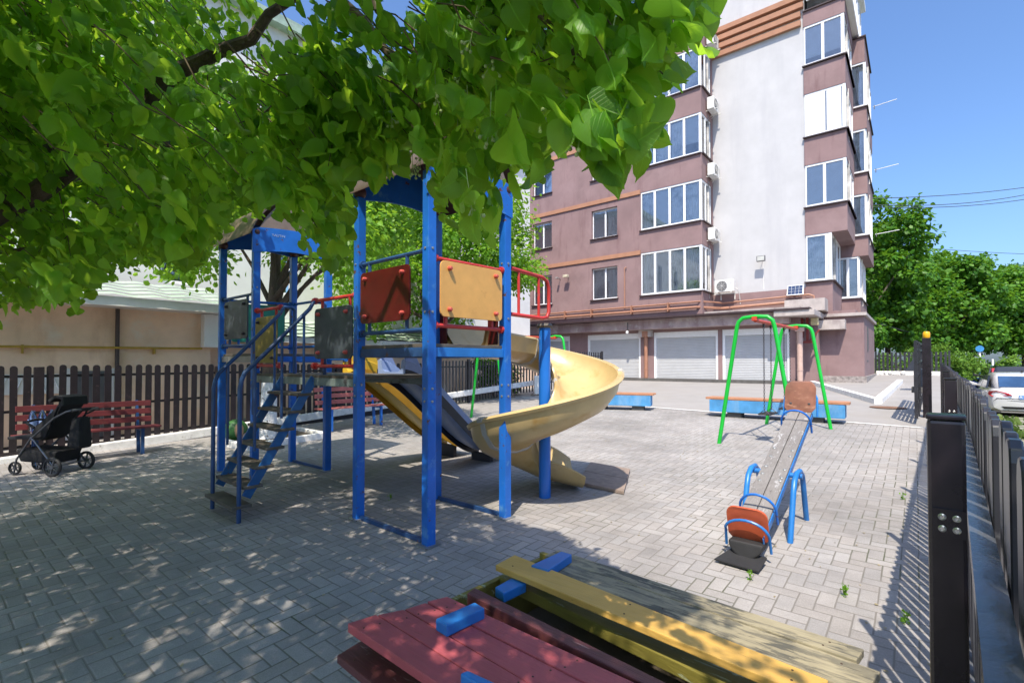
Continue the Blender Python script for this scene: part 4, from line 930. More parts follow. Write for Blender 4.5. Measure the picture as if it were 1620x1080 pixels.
# ================================================================== SWINGS
f1a, f1b, f2a, f2b = gnd(1145, 700), gnd(1254, 716), gnd(1218, 671), gnd(1308, 678)
sc0, sc1 = (f1a+f1b)/2, (f2a+f2b)/2
def make_swing(label):
    t = thing('swing', label, 'swing', (0, 0, 0), 0, 'green framed swings')
    L = (sc1-sc0).length; hs_ = .54; top = 1.90
    for s_, nm in ((-1, 0), (1, 1)):
        x = s_*L/2; b = MB(); r = .13
        pts = [(x, -hs_, -.04), (x, -.26, top-.14), (x, -.235, top-.06), (x, -.17, top-.005), (x, 0, top+.01), (x, .17, top-.005), (x, .235, top-.06), (x, .26, top-.14), (x, hs_, -.04)]
        b.tube(pts, .030, 12); b.build('leg_frame', mGreen, t, smooth=True, local=True)
    b = MB(); b.tube([(-L/2, 0, top-.05), (L/2, 0, top-.05)], .028, 12)
    for s_ in (-1, 1): b.box((s_*L/2, 0, top-.025), (.05, .035, .03))
    b.build('top_bar', mRedBar, t, smooth=True, local=True)
    for c0, mat_ in ((-.62, 0), (.55, 1)):
        for dx in (-.19, .19):
            b = MB(); x = c0+dx
            b.box((x, 0, top-.10), (.018, .012, .035))
            zz = top-.14; k = 0
            while zz > .47:
                n2 = 8; rx = (.011, 0) if k % 2 else (0, .011)
                b.tube([Vector((x+rx[0]*math.cos(a*math.pi/4), rx[1]*math.cos(a*math.pi/4), zz+.02*math.sin(a*math.pi/4))) for a in range(9)], .0035, 4, False)
                zz -= .031; k += 1
            b.build('chain', mChain, t, local=True)
        b = MB(); b.box((c0, 0, .42), (.21, .09, .014)); se = b.build('seat', mRubber, t, bevel=.01, local=True)
        b = MB()
        for dx in (-.19, .19): b.tube([(c0+dx, -.07, .43), (c0+dx, 0, .49), (c0+dx, .07, .43)], .006, 6)
        b.build('seat_bracket', mChain, se, local=True)
    return t
swg = make_swing('green swing with orange red bar between the seesaw and the long blue bench')
bd = sc1-sc0; bd.z = 0
swg.location = ((sc0+sc1)/2); swg.rotation_euler = (0, 0, math.atan2(bd.y, bd.x))
sw_b = copy_tree(swg); sw_b['label'] = 'green swing behind the play tower, mostly hidden by posts and spiral slide'
pb = gnd(743, 660); cen = pb+Vector((.78, -.82, 0))+Vector(bd).normalized()*1.35; cen = pb+Vector((.76, -.65, 0))*.57+bd.normalized()*(bd.length/2); sw_b.location = (cen.x, cen.y, gz(cen.x, cen.y))

# ================================================================== SEESAW
p1, p2 = gnd(1250, 858), gnd(1276, 822); pd = (p2-p1); pd.z = 0; pd.normalize(); po_ = Vector((-pd.y, pd.x, 0))
ss = thing('seesaw', 'worn wooden seesaw on a blue tube frame with red and brown plywood seat backs', 'seesaw', (p1+p2)/2+po_*.17)
PIV = (p1+p2)/2+po_*.17
for off in (-.17, .17):
    c = PIV+po_*off; a, e = c-pd*.33, c+pd*.33
    ht = .47
    b = MB(); b.tube([flat(a, gz(a.x, a.y)-.04), flat(a+pd*.14, c.z+ht-.13), flat(a+pd*.18, c.z+ht-.05), flat(c-pd*.06, c.z+ht), flat(c+pd*.06, c.z+ht), flat(e-pd*.18, c.z+ht-.05), flat(e-pd*.14, c.z+ht-.13), flat(e, gz(e.x, e.y)-.04)], .0215, 12)
    b.build('support_arch', mCyan, ss, smooth=True)
b = MB(); b.tube([flat(PIV-po_*.2, PIV.z+.44), flat(PIV+po_*.2, PIV.z+.44)], .022, 10); b.build('axle', mCyan, ss, smooth=True)
nearE = gnd(1197, 872); nearE = Vector((nearE.x, nearE.y, 0)); 
nb = flat(PIV-pd*.80-po_*.01, PIV.z+.15); fb_ = aty(1257, 668, 5.0); fb_ = flat(PIV+pd*1.02, PIV.z+.83)
ad = (fb_-nb).normalized(); al = po_; au = ad.cross(-al).normalized()
if au.z < 0: au = -au
BL = (fb_-nb).length
for off in (-.052, .052):
    b = MB(); n = 10
    b.box((nb+fb_)/2+al*off+au*.03, (BL/2+.02, .049, .017), (ad, al, au)); b.build('plank', mWoodGrey, ss, bevel=.005)
b = MB(); b.bar(nb-al*.085, fb_-al*.085, .03, .045, au); b.bar(nb+al*.085, fb_+al*.085, .03, .045, au); b.bar(nb-al*.104-ad*.06+au*.0, fb_-al*.104+ad*.03, .008, .05, au); b.build('beam', mCyan, ss, bevel=.004)
b = MB()
for k in range(5):
    for o in (-.075, .07): b.lathe([(.014, 0), (.014, .004), (.008, .007), (.001, .007)], nb+ad*(.62+.13*k+random.uniform(-.05, .05))+al*o+au*.047, 8, au)
b.build('bolt', mMetalGrey, ss)
def seatback(base, sgn, mat_, m2):
    """curved plywood back standing across the board"""
    b = MB(); w, h = .135, .27; n = 9; lean = ad*sgn*.055
    pts = []
    for k in range(n): 
        a = math.pi/2*k/(n-1); pts.append((w-.07+.07*math.cos(a-0) if 0 else w-.07+.07*math.cos(a), h-.07+.07*math.sin(a)))
    for k in range(n): 
        a = math.pi/2+math.pi/2*k/(n-1); pts.append((-w+.07+.07*math.cos(a), h-.07+.07*math.sin(a)))
    pts += [(-w, .035), (-w+.03, .0), (w-.03, .0), (w, .035)]
    for yy in (-.008, .008): pass
    P3 = lambda x, y, d: base+al*x+Z*(y+.02)+lean*(y/h)*1.4+ad*sgn*(d-.35*(x*x))
    f0 = [P3(x, y, -.008) for x, y in pts]; f1_ = [P3(x, y, .008) for x, y in pts]; nn_ = len(pts)
    b.add(f0+f1_, [tuple(range(nn_-1, -1, -1)), tuple(range(nn_, 2*nn_))]+[(i, (i+1) % nn_, nn_+(i+1) % nn_, nn_+i) for i in range(nn_)])
    o = b.build('seat_back', mat_, ss, bevel=.003)
    b = MB()
    for x in (-.08, .08): b.lathe([(.012, 0), (.012, .006), (.001, .009)], P3(x, .075, -.01*1)+ad*sgn*-.001, 8, -ad*sgn)
    b.build('bolt_cap', mGrille, o)
    b = MB(); hh = [P3(w+.012, -.05, .035), P3(w+.008, .08, .03), P3(w-.045, .165, .03), P3(0, .19, .03), P3(-w+.045, .165, .03), P3(-w-.008, .08, .03), P3(-w-.012, -.05, .035)]
    b.tube([Vector(hh[0])]+[hh[1].lerp(hh[5], 0)]+[base+al*((w+.01)*math.cos(math.pi*k/12))+Z*(.10+.11*math.sin(math.pi*k/12))+ad*sgn*.03+lean*(.10+.11*math.sin(math.pi*k/12))/h*1.4 for k in range(1, 12)]+[hh[5], hh[6]], .0095, 8); b.build('back_hoop', mCyan, o, smooth=True)
seatback(nb-au*.055-ad*.035, -1, mPlyRed, None); seatback(fb_+au*.03-ad*.0, 1, mPly, None)
def handle(c):
    b = MB(); pts = [c+al*(.125*math.cos(math.pi*k/12))+au*(.02+.125*math.sin(math.pi*k/12))+ad*.0 for k in range(13)]
    b.tube([pts[0]-au*.10]+pts+[pts[-1]-au*.10], .0095, 8); b.build('handle', mBlue, ss, smooth=True)
handle(nb+ad*.26+au*.01); handle(fb_-ad*.20+au*.01)
ty = flat(nb-ad*.055, 0); ty.z = gz(ty.x, ty.y)
hz_ = nb.z-.035-gz(ty.x, ty.y)                                # half a tyre bolted upright under the low end
pts = [ty+al*(.115*math.cos(math.pi*k/16))+Z*(hz_-(hz_-.03)*math.sin(math.pi*k/16))-pd*(.05+.02*math.sin(math.pi*k/16)) for k in range(17)]
b = MB(); b.prism(pts, pd*.14); b.build('tyre_half', mRubber, ss, bevel=.018, seg=3)
b = MB(); b.add([ty+al*.17-pd*.17+Z*.012, ty-al*.12-pd*.19+Z*.01, ty-al*.13-pd*.02+Z*.05, ty+al*.1-pd*.0+Z*.06, ty+al*.17-pd*.17+Z*.022, ty-al*.12-pd*.19+Z*.02, ty-al*.13-pd*.02+Z*.06, ty+al*.1-pd*.0+Z*.07], [(3, 2, 1, 0), (4, 5, 6, 7), (0, 1, 5, 4), (1, 2, 6, 5), (2, 3, 7, 6), (3, 0, 4, 7)]); b.build('rubber_flap', mRubber, ss)

# ================================================================== CONCRETE BENCHES
def block_bench(label, c, ang, L):
    t = thing('block_bench', label, 'bench', c, ang, 'blue concrete block benches')
    b = MB(); b.box((0, 0, .235), (L/2, .21, .13)); b.build('block', mConcBlue, t, bevel=.012, local=True)
    for x in (-L*.30, L*.30):
        b = MB(); b.box((x, 0, .05), (.14, .15, .065)); b.build('foot', mConcDk, t, bevel=.008, local=True)
    for y in (-.165, -.055, .055, .165):
        b = MB(); b.box((0, y, .39+random.uniform(-.003, .003)), (L/2+.07+random.uniform(-.02, .02), .05, .022)); b.build('plank', mBench, t, bevel=.004, local=True)
    return t
c1_, c2_ = gnd(1120, 658), gnd(1341, 672); bc = (c1_+c2_)/2; bvec = c2_-c1_
bc2 = bc+Vector((-bvec.y, bvec.x, 0)).normalized()*.18
block_bench('long blue concrete bench with plank seat behind the near swing', flat(bc2, gz(bc2.x, bc2.y)), math.atan2(bvec.y, bvec.x), bvec.length*.97)
d1_ = gnd(1010, 648); block_bench('blue concrete bench with plank seat just right of the spiral slide', flat(d1_+Vector((-.42, .2, 0)), gz(d1_.x, d1_.y)), R(-22), 1.55)

# ================================================================== SLATTED BENCHES
def slat_bench(label, c, ang, L, slat, leg):
    t = thing('slatted_bench', label, 'bench', c, ang, 'red slatted benches along the fence')
    for y, z, tl in ((-.20, .44, 0), (-.08, .435, 0), (.04, .43, 0)):
        b = MB(); b.box((0, y, z), (L/2, .05, .015)); b.build('seat_slat', slat, t, bevel=.004, local=True)
    for k in range(3):
        b = MB(); b.box((0, .14+.03*k, .54+.125*k), (L/2-.05, .014, .042)); b.build('back_slat', slat, t, bevel=.004, local=True)
    for x in (-L*.36, L*.36):
        b = MB(); b.bar((x, -.19, .0), (x, -.19, .425), .045, .045); b.build('leg', leg, t, local=True)
        b = MB(); b.bar((x, .06, .0), (x, .10, .42), .045, .045); b.bar((x, .11, .40), (x, .225, .84), .035, .035, Vector((0, 1, 0))); b.build('leg', leg, t, local=True)
        b = MB(); b.bar((x, -.21, .40), (x, .12, .395), .035, .035); b.build('seat_support', leg, t, local=True)
    return t
ba = math.atan2(fdir.y, fdir.x)
e1_ = gnd(240, 716); cB = e1_-fdir*.72+Vector((-fdir.y, fdir.x, 0))*.22
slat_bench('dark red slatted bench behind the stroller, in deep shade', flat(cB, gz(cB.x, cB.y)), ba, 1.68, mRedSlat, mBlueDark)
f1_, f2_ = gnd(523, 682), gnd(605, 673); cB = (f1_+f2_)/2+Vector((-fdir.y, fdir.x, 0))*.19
slat_bench('pinkish slatted bench seen between the tower posts', flat(cB, gz(cB.x, cB.y)), ba, 1.55, mPinkSlat, mBlue)
# bottles on the dark bench
bt_ = thing('bottle_pack', 'pack of clear drink bottles standing on the dark red bench', 'bottles', flat(e1_-fdir*1.25+Vector((-fdir.y, fdir.x, 0))*.2, gz(e1_.x, e1_.y)+.44), ba)
for i in range(3):
    for j in range(2):
        b = MB(); b.lathe([(.001, 0), (.042, 0), (.045, .02), (.045, .2), (.03, .25), (.014, .28), (.014, .3), (.001, .3)], (-.1+i*.1, -.05+j*.1, .02), 12); bo = b.build('bottle', mClear, bt_, smooth=True, local=True)
        b = MB(); b.lathe([(.001, 0), (.0465, 0), (.0465, .08), (.001, .08)], (-.1+i*.1, -.05+j*.1, .11), 12); b.build('bottle_label', mBottleLabel, bo, smooth=True, local=True)

# ================================================================== STROLLER
gl = gnd(68, 747)
sv = thing('stroller', 'black baby stroller with its seat reclined parked by the dark bench', 'stroller', gl, R(-4))
def wheel(x, y, r, w):
    b = MB(); b.lathe([(r*.80, -w/2), (r*.93, -w/2), (r, -w/4), (r, w/4), (r*.93, w/2), (r*.80, w/2), (r*.78, 0)], (x, y, r), 24, (0, 1, 0), True); o = b.build('wheel', mRubber, sv, smooth=True, local=True)
    b = MB(); b.lathe([(.001, -w*.4), (r*.2, -w*.4), (r*.2, w*.4), (.001, w*.4)], (x, y, r), 12, (0, 1, 0))
    for k in range(6): a = k*math.pi/3+.3; b.bar((x, y, r), (x+r*.82*math.cos(a), y, r+r*.82*math.sin(a)), .014, .02, Vector((0, 1, 0)))
    b.lathe([(r*.72, -w*.2), (r*.79, -w*.2), (r*.79, w*.2), (r*.72, w*.2)], (x, y, r), 24, (0, 1, 0), True); b.build('rim', mFrameGrey, o, local=True)
for y in (-.27, .27): wheel(.36, y, .145, .045)
for y in (-.17, .17): wheel(-.36, y, .10, .04)
b = MB()
for y in (-.25, .25):
    b.tube([(.36, y, .15), (.05, y, .52), (-.02, y, .58)], .014, 8); b.tube([(-.36, y*.7, .12), (-.30, y*.8, .24), (-.02, y, .56), (.36, y, .88), (.55, y, .97), (.60, y*.9, .985)], .014, 8)
b.tube([(.60, -.225, .985), (.61, 0, .99), (.60, .225, .985)], .017, 8); b.tube([(.36, -.27, .145), (.36, .27, .145)], .012, 8)
b.build('frame', mFrameGrey, sv, smooth=True, local=True)
b = MB(); b.tube([(.585, -.2, .985), (.612, 0, .993), (.585, .2, .985)], .022, 8); b.build('handle_grip', mFabric, sv, smooth=True, local=True)
def slab(ps, w, th, nm, m=mFabric):
    b = MB(); n = len(ps); vs = []
    for i, (x, z) in enumerate(ps):
        d = Vector((ps[min(i+1, n-1)][0]-ps[max(i-1, 0)][0], 0, ps[min(i+1, n-1)][1]-ps[max(i-1, 0)][1])).normalized(); nn = Vector((-d.z, 0, d.x))
        for s_, q in ((-1, 1), (1, 1), (1, -1), (-1, -1)): vs.append(Vector((x, s_*w/2, z))+nn*q*th/2)
    b.add(vs, [(4*i+k, 4*i+(k+1) % 4, 4*i+4+(k+1) % 4, 4*i+4+k) for i in range(n-1) for k in range(4)]+[(3, 2, 1, 0), (4*n-4, 4*n-3, 4*n-2, 4*n-1)])
    return b.build(nm, m, sv, bevel=.015, local=True)
slab([(-.50, .55), (-.30, .56), (-.1, .56)], .34, .05, 'footrest'); slab([(-.12, .57), (.05, .55), (.14, .60), (.34, 1.02), (.40, 1.10)], .36, .07, 'seat')
for s_ in (-1, 1):
  b = MB(); b.hexa([(-.1, s_*.17, .55), (.16, s_*.17, .58), (.16, s_*.2, .58), (-.1, s_*.2, .55)], [(-.02, s_*.17, .72), (.36, s_*.17, 1.05), (.36, s_*.2, 1.05), (-.02, s_*.2, .72)]); b.build('seat_side', mFabric, sv, bevel=.01, local=True)
slab([(.20, 1.12), (.30, 1.19), (.42, 1.17), (.43, 1.05)], .40, .05, 'canopy')
b = MB(); b.tube([(-.02, -.2, .72), (-.17, -.19, .80), (-.22, 0, .82), (-.17, .19, .80), (-.02, .2, .72)], .02, 8); b.build('bumper_bar', mFabric, sv, smooth=True, local=True)
b = MB(); b.hexa([(-.25, -.2, .2), (.30, -.2, .17), (.30, .2, .17), (-.25, .2, .2)], [(-.30, -.22, .40), (.36, -.22, .36), (.36, .22, .36), (-.30, .22, .40)]); b.build('basket', mFabric, sv, bevel=.03, local=True)
SK = .86; sv.scale = (SK,)*3; sv.location = gnd(76, 747)+Vector((0, 0, 0))
gl2 = sv.location.copy()
bag = thing('hanging_bag', 'black bag hanging from the handle of the stroller', 'bag', gl2+Vector((.55, -.1, .4))*SK)
b = MB(); b.hexa([Vector((.38, -.14, .40))*SK+gl2, Vector((.62, -.14, .38))*SK+gl2, Vector((.62, .10, .38))*SK+gl2, Vector((.38, .10, .40))*SK+gl2], [Vector((.44, -.12, .86))*SK+gl2, Vector((.60, -.12, .88))*SK+gl2, Vector((.60, .08, .88))*SK+gl2, Vector((.44, .08, .86))*SK+gl2]); b.build('bag_body', mFabric, bag, bevel=.05, seg=3); b = MB(); b.tube([Vector((.5, -.1, .86))*SK+gl2, Vector((.57, -.05, .975))*SK+gl2, Vector((.57, .03, .975))*SK+gl2, Vector((.5, .06, .86))*SK+gl2], .012, 6); b.build('strap', mFabric, bag)

# ================================================================== SANDBOX WITH FOLDING PLANK LIDS
WX = lambda m: m
mRedPl = wood('red_lid_plank', (.40, .085, .10), (.27, .05, .06), (.46, .20, .21), .5, bare_amt=.66, grain=.35)
mMaroon = wood('maroon_board', (.13, .04, .045), (.06, .02, .02), (.30, .19, .19), .45, bare_amt=.60)
mYelPl = wood('yellow_lid_plank', (.60, .36, .085), (.48, .27, .06), (.34, .22, .09), .5, bare_amt=.70, grain=.4)
mWornY = wood('worn_yellow_plank', (.36, .31, .20), (.17, .155, .11), (.10, .095, .075), .8, bare_amt=.50, grain=.9)
mOliveBox = wood('olive_box_board', (.20, .17, .03), (.10, .085, .02), (.40, .46, .30), .6, bare_amt=.60)
sb = thing('sandbox', 'low wooden sandbox with folding red and yellow plank lids and blue battens', 'sandbox', (.2, 1.9, gz(.2, 1.9)))
def plank(ls, rs, h, th, L, mat_, nm='lid_plank', bev=.004, skew=0., Lr=None):
    """left edge through two picture points, right edge likewise, on the level h"""
    a0, a1 = onz(*ls[0], h), onz(*ls[1], h); c0, c1 = onz(*rs[0], h), onz(*rs[1], h)
    da, dc = (a1-a0).normalized(), (c1-c0).normalized()
    q = [a0, c0, c0+dc*(Lr or L), a0+da*L]
    q = [p+Z*random.uniform(-.003, .003) for p in q]
    b = MB(); b.hexa([p-Z*th for p in q], q); o = b.build(nm, mat_, sb, bevel=bev)
    if nm == 'lid_plank':
        b = MB()
        for f in (.06, .5, .93):
            for e in (.25, .75):
                if random.random() < .8: b.lathe([(.0005, 0), (.004, 0), (.0035, .0012), (.0005, .0014)], q[0].lerp(q[3], f+random.uniform(-.015, .015)).lerp(q[1].lerp(q[2], f), e+random.uniform(-.1, .1)), 8)
        b.build('nail', M('rusty_nail', (.06, .03, .02), .7), o)
    return o
plank([(550, 985.5), (689, 1078)], [(595, 971), (737, 1060.5)], .50, .035, 1.32, mRedPl)
plank([(598, 970.5), (740.5, 1060)], [(638.5, 963), (833, 1078)], .503, .035, 1.32, mRedPl)
plank([(640.5, 962), (836, 1078)], [(673.6, 951.5), (900, 1067)], .50, .035, 1.34, mRedPl)
plank([(676, 951), (903.5, 1067)], [(707.6, 942), (902, 1031)], .502, .035, 1.36, mRedPl)
plank([(533, 1036), (592, 1084)], [(578, 1008), (690, 1083)], .40, .03, 1.2, mMaroon)
plank([(739, 938.6), (902, 1021)], [(751, 928.5), (900, 1002)], .50, .06, 1.36, mMaroon, 'edge_board')
plank([(790, 911), (1132, 1078)], [(806, 900), (1158, 1060)], .44, .05, 1.3, mOliveBox, 'edge_board')
plank([(784, 892), (1155, 1048)], [(814, 877.5), (1156, 1014)], .535, .028, 1.36, mYelPl)
plank([(846, 890), (1157, 1014)], [(874, 881), (1163, 981)], .50, .028, 1.36, mWornY)
plank([(862, 877), (1166, 980)], [(884, 868.5), (1345, 1018)], .502, .028, 1.34, mWornY)
def batten(ps, h, th):
    q = [onz(x, y, h) for x, y in ps]; b = MB(); b.hexa([p-Z*th for p in q], q); return b.build('batten', mCyan, sb, bevel=.006)
batten([(689, 978), (751, 951.5), (767, 961), (707, 989)], .545, .043)
batten([(728, 1064), (740, 1059), (830, 1100), (812, 1112)], .545, .043)
batten([(840, 893), (888, 871), (905, 876), (868, 901)], .545, .042)
batten([(783, 928), (809, 913.5), (833, 921), (797, 938)], .50, .043)
# box under the lids: four side boards, sand inside
O_ = onz(575, 992, .46); O_.z = 0; au_ = (onz(740, 1060, .5)-onz(597, 971, .5)); au_.z = 0; au_.normalize(); an_ = Vector((-au_.y, au_.x, 0))
wbox = (onz(870, 880, .46)-onz(575, 992, .46)); wN = wbox.dot(an_)+.02
for (s0_, n0_, s1_, n1_) in ((.03, .03, .03, wN), (1.22, .03, 1.22, wN), (.03, .03, 1.22, .03), (.03, wN, 1.22, wN)):
    p, q = O_+au_*s0_+an_*n0_, O_+au_*s1_+an_*n1_; g_ = gz(p.x, p.y)
    for k in range(3):
        b = MB(); b.bar(flat(p, g_+.07+.13*k), flat(q, g_+.07+.13*k), .03, .122); b.build('side_board', mOliveBox, sb, bevel=.004)
b = MB(); ps = [O_+au_*s+an_*n for s, n in ((.05, .05), (1.2, .05), (1.2, wN-.02), (.05, wN-.02))]; b.add([flat(p, gz(p.x, p.y)+.12) for p in ps], [(0, 1, 2, 3)]); b.build('sand', M('dark_sand', (.10, .08, .055), .95, bump=.8), sb)

# ================================================================== PLANTER, ORNAMENT
tr = gnd(424, 697)
pk = thing('planter_edge', 'whitewashed square kerb around the foot of the limewashed tree', 'kerb', tr)
for a, c in (((-.62, -.5), (.75, -.5)), ((-.62, .6), (.75, .6)), ((-.62, -.43), (-.62, .53)), ((.75, -.43), (.75, .53))):
    p, q = tr+NX*a[0]-UX*a[1]*-1, tr+NX*c[0]-UX*c[1]*-1; b = MB(); b.bar(flat(p, gz(p.x, p.y)+.04), flat(q, gz(q.x, q.y)+.04), .085, .13); b.build('kerb_run', mKerb, pk, bevel=.012)
b = MB(); ps = [tr+NX*a+UX*c for a, c in ((-.58, -.46), (.71, -.46), (.71, .56), (-.58, .56))]; b.add([flat(p, gz(p.x, p.y)+.05) for p in ps], [(0, 1, 2, 3)]); b.build('bed_soil', mSoil, pk)
og = gnd(373, 699)
orn = thing('garden_ornament', 'small green domed garden ornament with a tan face beside the limewashed tree', 'ornament', og)
b = MB(); b.ball(og+Z*.2, .2, 16, 10, (1, .9, 1.0)); b.build('shell', M('painted_green', (.04, .14, .03), .5, var=.3, vs=8.), orn, smooth=True)
b = MB(); b.ball(og+Vector((.12, -.12, .22)), .1, 12, 8, (.8, .6, 1.3)); b.build('face', M('painted_tan', (.45, .28, .16), .6), orn, smooth=True)
b = MB(); b.ball(og+Vector((.24, -.05, .1)), .09, 12, 8, (1.2, .8, .9)); b.build('paw', M('painted_white', (.6, .5, .5), .6), orn, smooth=True)
# ================================================================== FOLIAGE
def _template(kind):
    if kind == 'heart':
        x = [0, 0, 0, 0]; y = [0, .34, .70, 1.10]
        l = [(-.20, -.09), (-.46, .10), (-.50, .42), (-.30, .80)]
        V = [(0, a) for a in y]+l+[(-p, q) for p, q in l]
        Fq = [(0, 1, 5, 4), (1, 2, 6, 5), (2, 3, 7, 6), (0, 8, 9, 1), (1, 9, 10, 2), (2, 10, 11, 3)]
    elif kind == 'lush':                                # rounder outline, toothed edge, stalk
        y = [0, .16, .34, .54, .76, .95, 1.14]; ol = [(-.14, -.09), (-.36, -.05), (-.50, .12), (-.515, .34), (-.44, .58), (-.27, .84)]
        n_ = len(y); V = [(0, a) for a in y]+ol+[(-p, q) for p, q in ol]+[(-.012, -.42), (.012, -.42), (.012, .02), (-.012, .02)]
        m_ = len(ol); V += [(-.085, 1.0), (.085, 1.0)]; t_ = n_+2*m_+4
        Lq = [(i, i+1, n_+i+1, n_+i) for i in range(m_-1)]+[(m_-1, m_, t_, n_+m_-1)]
        fl = lambda x: x if x < n_ else (t_+1 if x == t_ else x+m_)
        Fq = Lq+[tuple(fl(x) for x in reversed(q)) for q in Lq]+[(n_+2*m_, n_+2*m_+1, n_+2*m_+2, n_+2*m_+3)]
    else:                                               # simple folded leaf for distant crowns
        V = [(0, 0), (0, 1.0), (-.42, .38), (.42, .38), (-.3, .8), (.3, .8)]
        Fq = [(0, 1, 4, 2), (0, 3, 5, 1)]
    return np.array(V, float), np.array(Fq)
def leaves_mesh(name, P, Adir, Nrm, size, mat, kind='heart', parent=None, fold=.28, droop=.22, uv=False):
    V, Fq = _template(kind); n = len(P); m = len(V)
    A_ = Adir/np.linalg.norm(Adir, axis=1)[:, None]
    Xd = np.cross(A_, Nrm); Xd /= np.linalg.norm(Xd, axis=1)[:, None]+1e-9; Nn = np.cross(Xd, A_)
    fo = fold*rng.uniform(.2, 2.2, n)*np.where(rng.random(n) < .25, -1, 1); dr = droop*rng.uniform(-.3, 2.4, n); wd = rng.uniform(.85, 1.15, n)
    tx = V[None, :, 0]*wd[:, None]; ty = np.repeat(V[None, :, 1], n, 0)
    tz = -np.abs(V[None, :, 0])*fo[:, None]-V[None, :, 1]**2*dr[:, None]+rng.normal(0, .025, (n, m))
    W = P[:, None, :]+size[:, None, None]*(tx[:, :, None]*Xd[:, None, :]+ty[:, :, None]*A_[:, None, :]+tz[:, :, None]*Nn[:, None, :])
    if parent is not None: W = W-np.array(root_of(parent).location)[None, None, :]
    me = bpy.data.meshes.new(name); me.vertices.add(n*m); me.vertices.foreach_set('co', W.reshape(-1).astype(np.float32))
    F_ = (Fq[None]+(np.arange(n)*m)[:, None, None]).reshape(-1); nf = n*len(Fq)
    me.loops.add(nf*4); me.loops.foreach_set('vertex_index', F_.astype(np.int32)); me.polygons.add(nf)
    me.polygons.foreach_set('loop_start', (np.arange(nf)*4).astype(np.int32)); me.polygons.foreach_set('loop_total', np.full(nf, 4, np.int32))
    me.polygons.foreach_set('use_smooth', np.ones(nf, bool)); me.update(calc_edges=True); me.materials.append(mat)
    if uv:
        U = me.uv_layers.new(name='leaf'); U.data.foreach_set('uv', np.tile(V[Fq.reshape(-1)], (n, 1)).reshape(-1).astype(np.float32))
    o = bpy.data.objects.new(name, me); COL.objects.link(o)
    if parent is not None: o.parent = parent
    return o
def unit(v): return v/(np.linalg.norm(v, axis=-1, keepdims=True)+1e-9)
def proj(P):
    y = P[:, 1]*math.cos(PITCH)+(P[:, 2]-1.5)*math.sin(PITCH); z = (P[:, 2]-1.5)*math.cos(PITCH)-P[:, 1]*math.sin(PITCH)
    return 810+FPX*P[:, 0]/np.maximum(y, 1e-3), CYP-FPX*z/np.maximum(y, 1e-3), y

# ---- the big linden whose low branches hang over the yard and the photographer
lt = thing('linden_tree', 'large linden tree hanging low leafy branches over the play tower, laden with fruit', 'tree', (-4.9, 2.9, gz(-4.9, 2.9)))
tb = Vector((-4.9, 2.9, gz(-4.9, 2.9)))
b = MB(); b.tube([tb-Z*.1, tb+Z*.15, tb+Vector((.05, 0, .9)), tb+Vector((.15, -.02, 1.7)), tb+Vector((.5, -.1, 2.5)), tb+Vector((.9, -.3, 3.4)), tb+Vector((1.2, -.5, 4.6)), tb+Vector((1.3, -.6, 5.6))], [.27, .22, .19, .17, .14, .11, .07, .03], 14); trunk = b.build('trunk', mBark, lt, smooth=True)
LIMBS = [
 ([tb+Vector((.12, 0, 1.5)), aty(-60, 372, 2.95), aty(60, 300, 2.9), aty(277, 115, 2.75), aty(390, 57, 2.65), aty(520, -50, 2.5)], .085),
 ([tb+Vector((.8, -.25, 3.2)), aty(250, -230, 2.3), aty(420, -80, 2.2), aty(545, 5, 2.12), aty(640, 110, 2.02), aty(690, 195, 1.95), aty(745, 300, 1.9)], .035),
 ([tb+Vector((1.0, -.35, 3.9)), aty(430, -260, 2.7), aty(560, -50, 2.6), aty(620, 40, 2.5), aty(700, 130, 2.4), aty(745, 230, 2.3)], .035),
 ([tb+Vector((.9, -.3, 3.5)), aty(600, -200, 1.7), aty(800, -60, 1.45), aty(900, 60, 1.35), aty(960, 150, 1.3)], .03),
 ([tb+Vector((1.1, -.5, 4.2)), (-1.6, 1.0, 4.4), (-.2, .6, 4.1), (.5, .2, 3.7)], .06),
 ([tb+Vector((.6, -.2, 2.7)), (-2.8, 4.4, 3.5), (-1.6, 5.2, 3.5), (-1.1, 5.6, 3.3)], .06),
 ([tb+Vector((.4, .1, 2.3)), (-4.3, 4.8, 3.3), (-3.8, 6.0, 3.4)], .06),
 ([tb+Vector((.7, -.2, 3.0)), (-3.2, .9, 3.7), (-1.8, -.9, 3.9), (-.6, -1.6, 3.7)], .06),
 ([tb+Vector((.2, -.1, 2.0)), aty(-120, 420, 3.2), aty(40, 395, 3.3), aty(120, 440, 3.4)], .03)]
for pts, r0 in LIMBS:
    pts = [Vector(p) for p in pts]; fine = []
    for i in range(len(pts)-1):
        for f in (0, .33, .66): fine.append(pts[i].lerp(pts[i+1], f)+Vector([random.uniform(-.018, .018) for _ in range(3)])*(1 if i+f else 0))
    fine.append(pts[-1]); n = len(fine)
    b = MB(); b.tube(fine, [r0*(1-.82*i/(n-1)) for i in range(n)], 8); b.build('branch', mBark if r0 > .05 else mTwig, trunk, smooth=True)
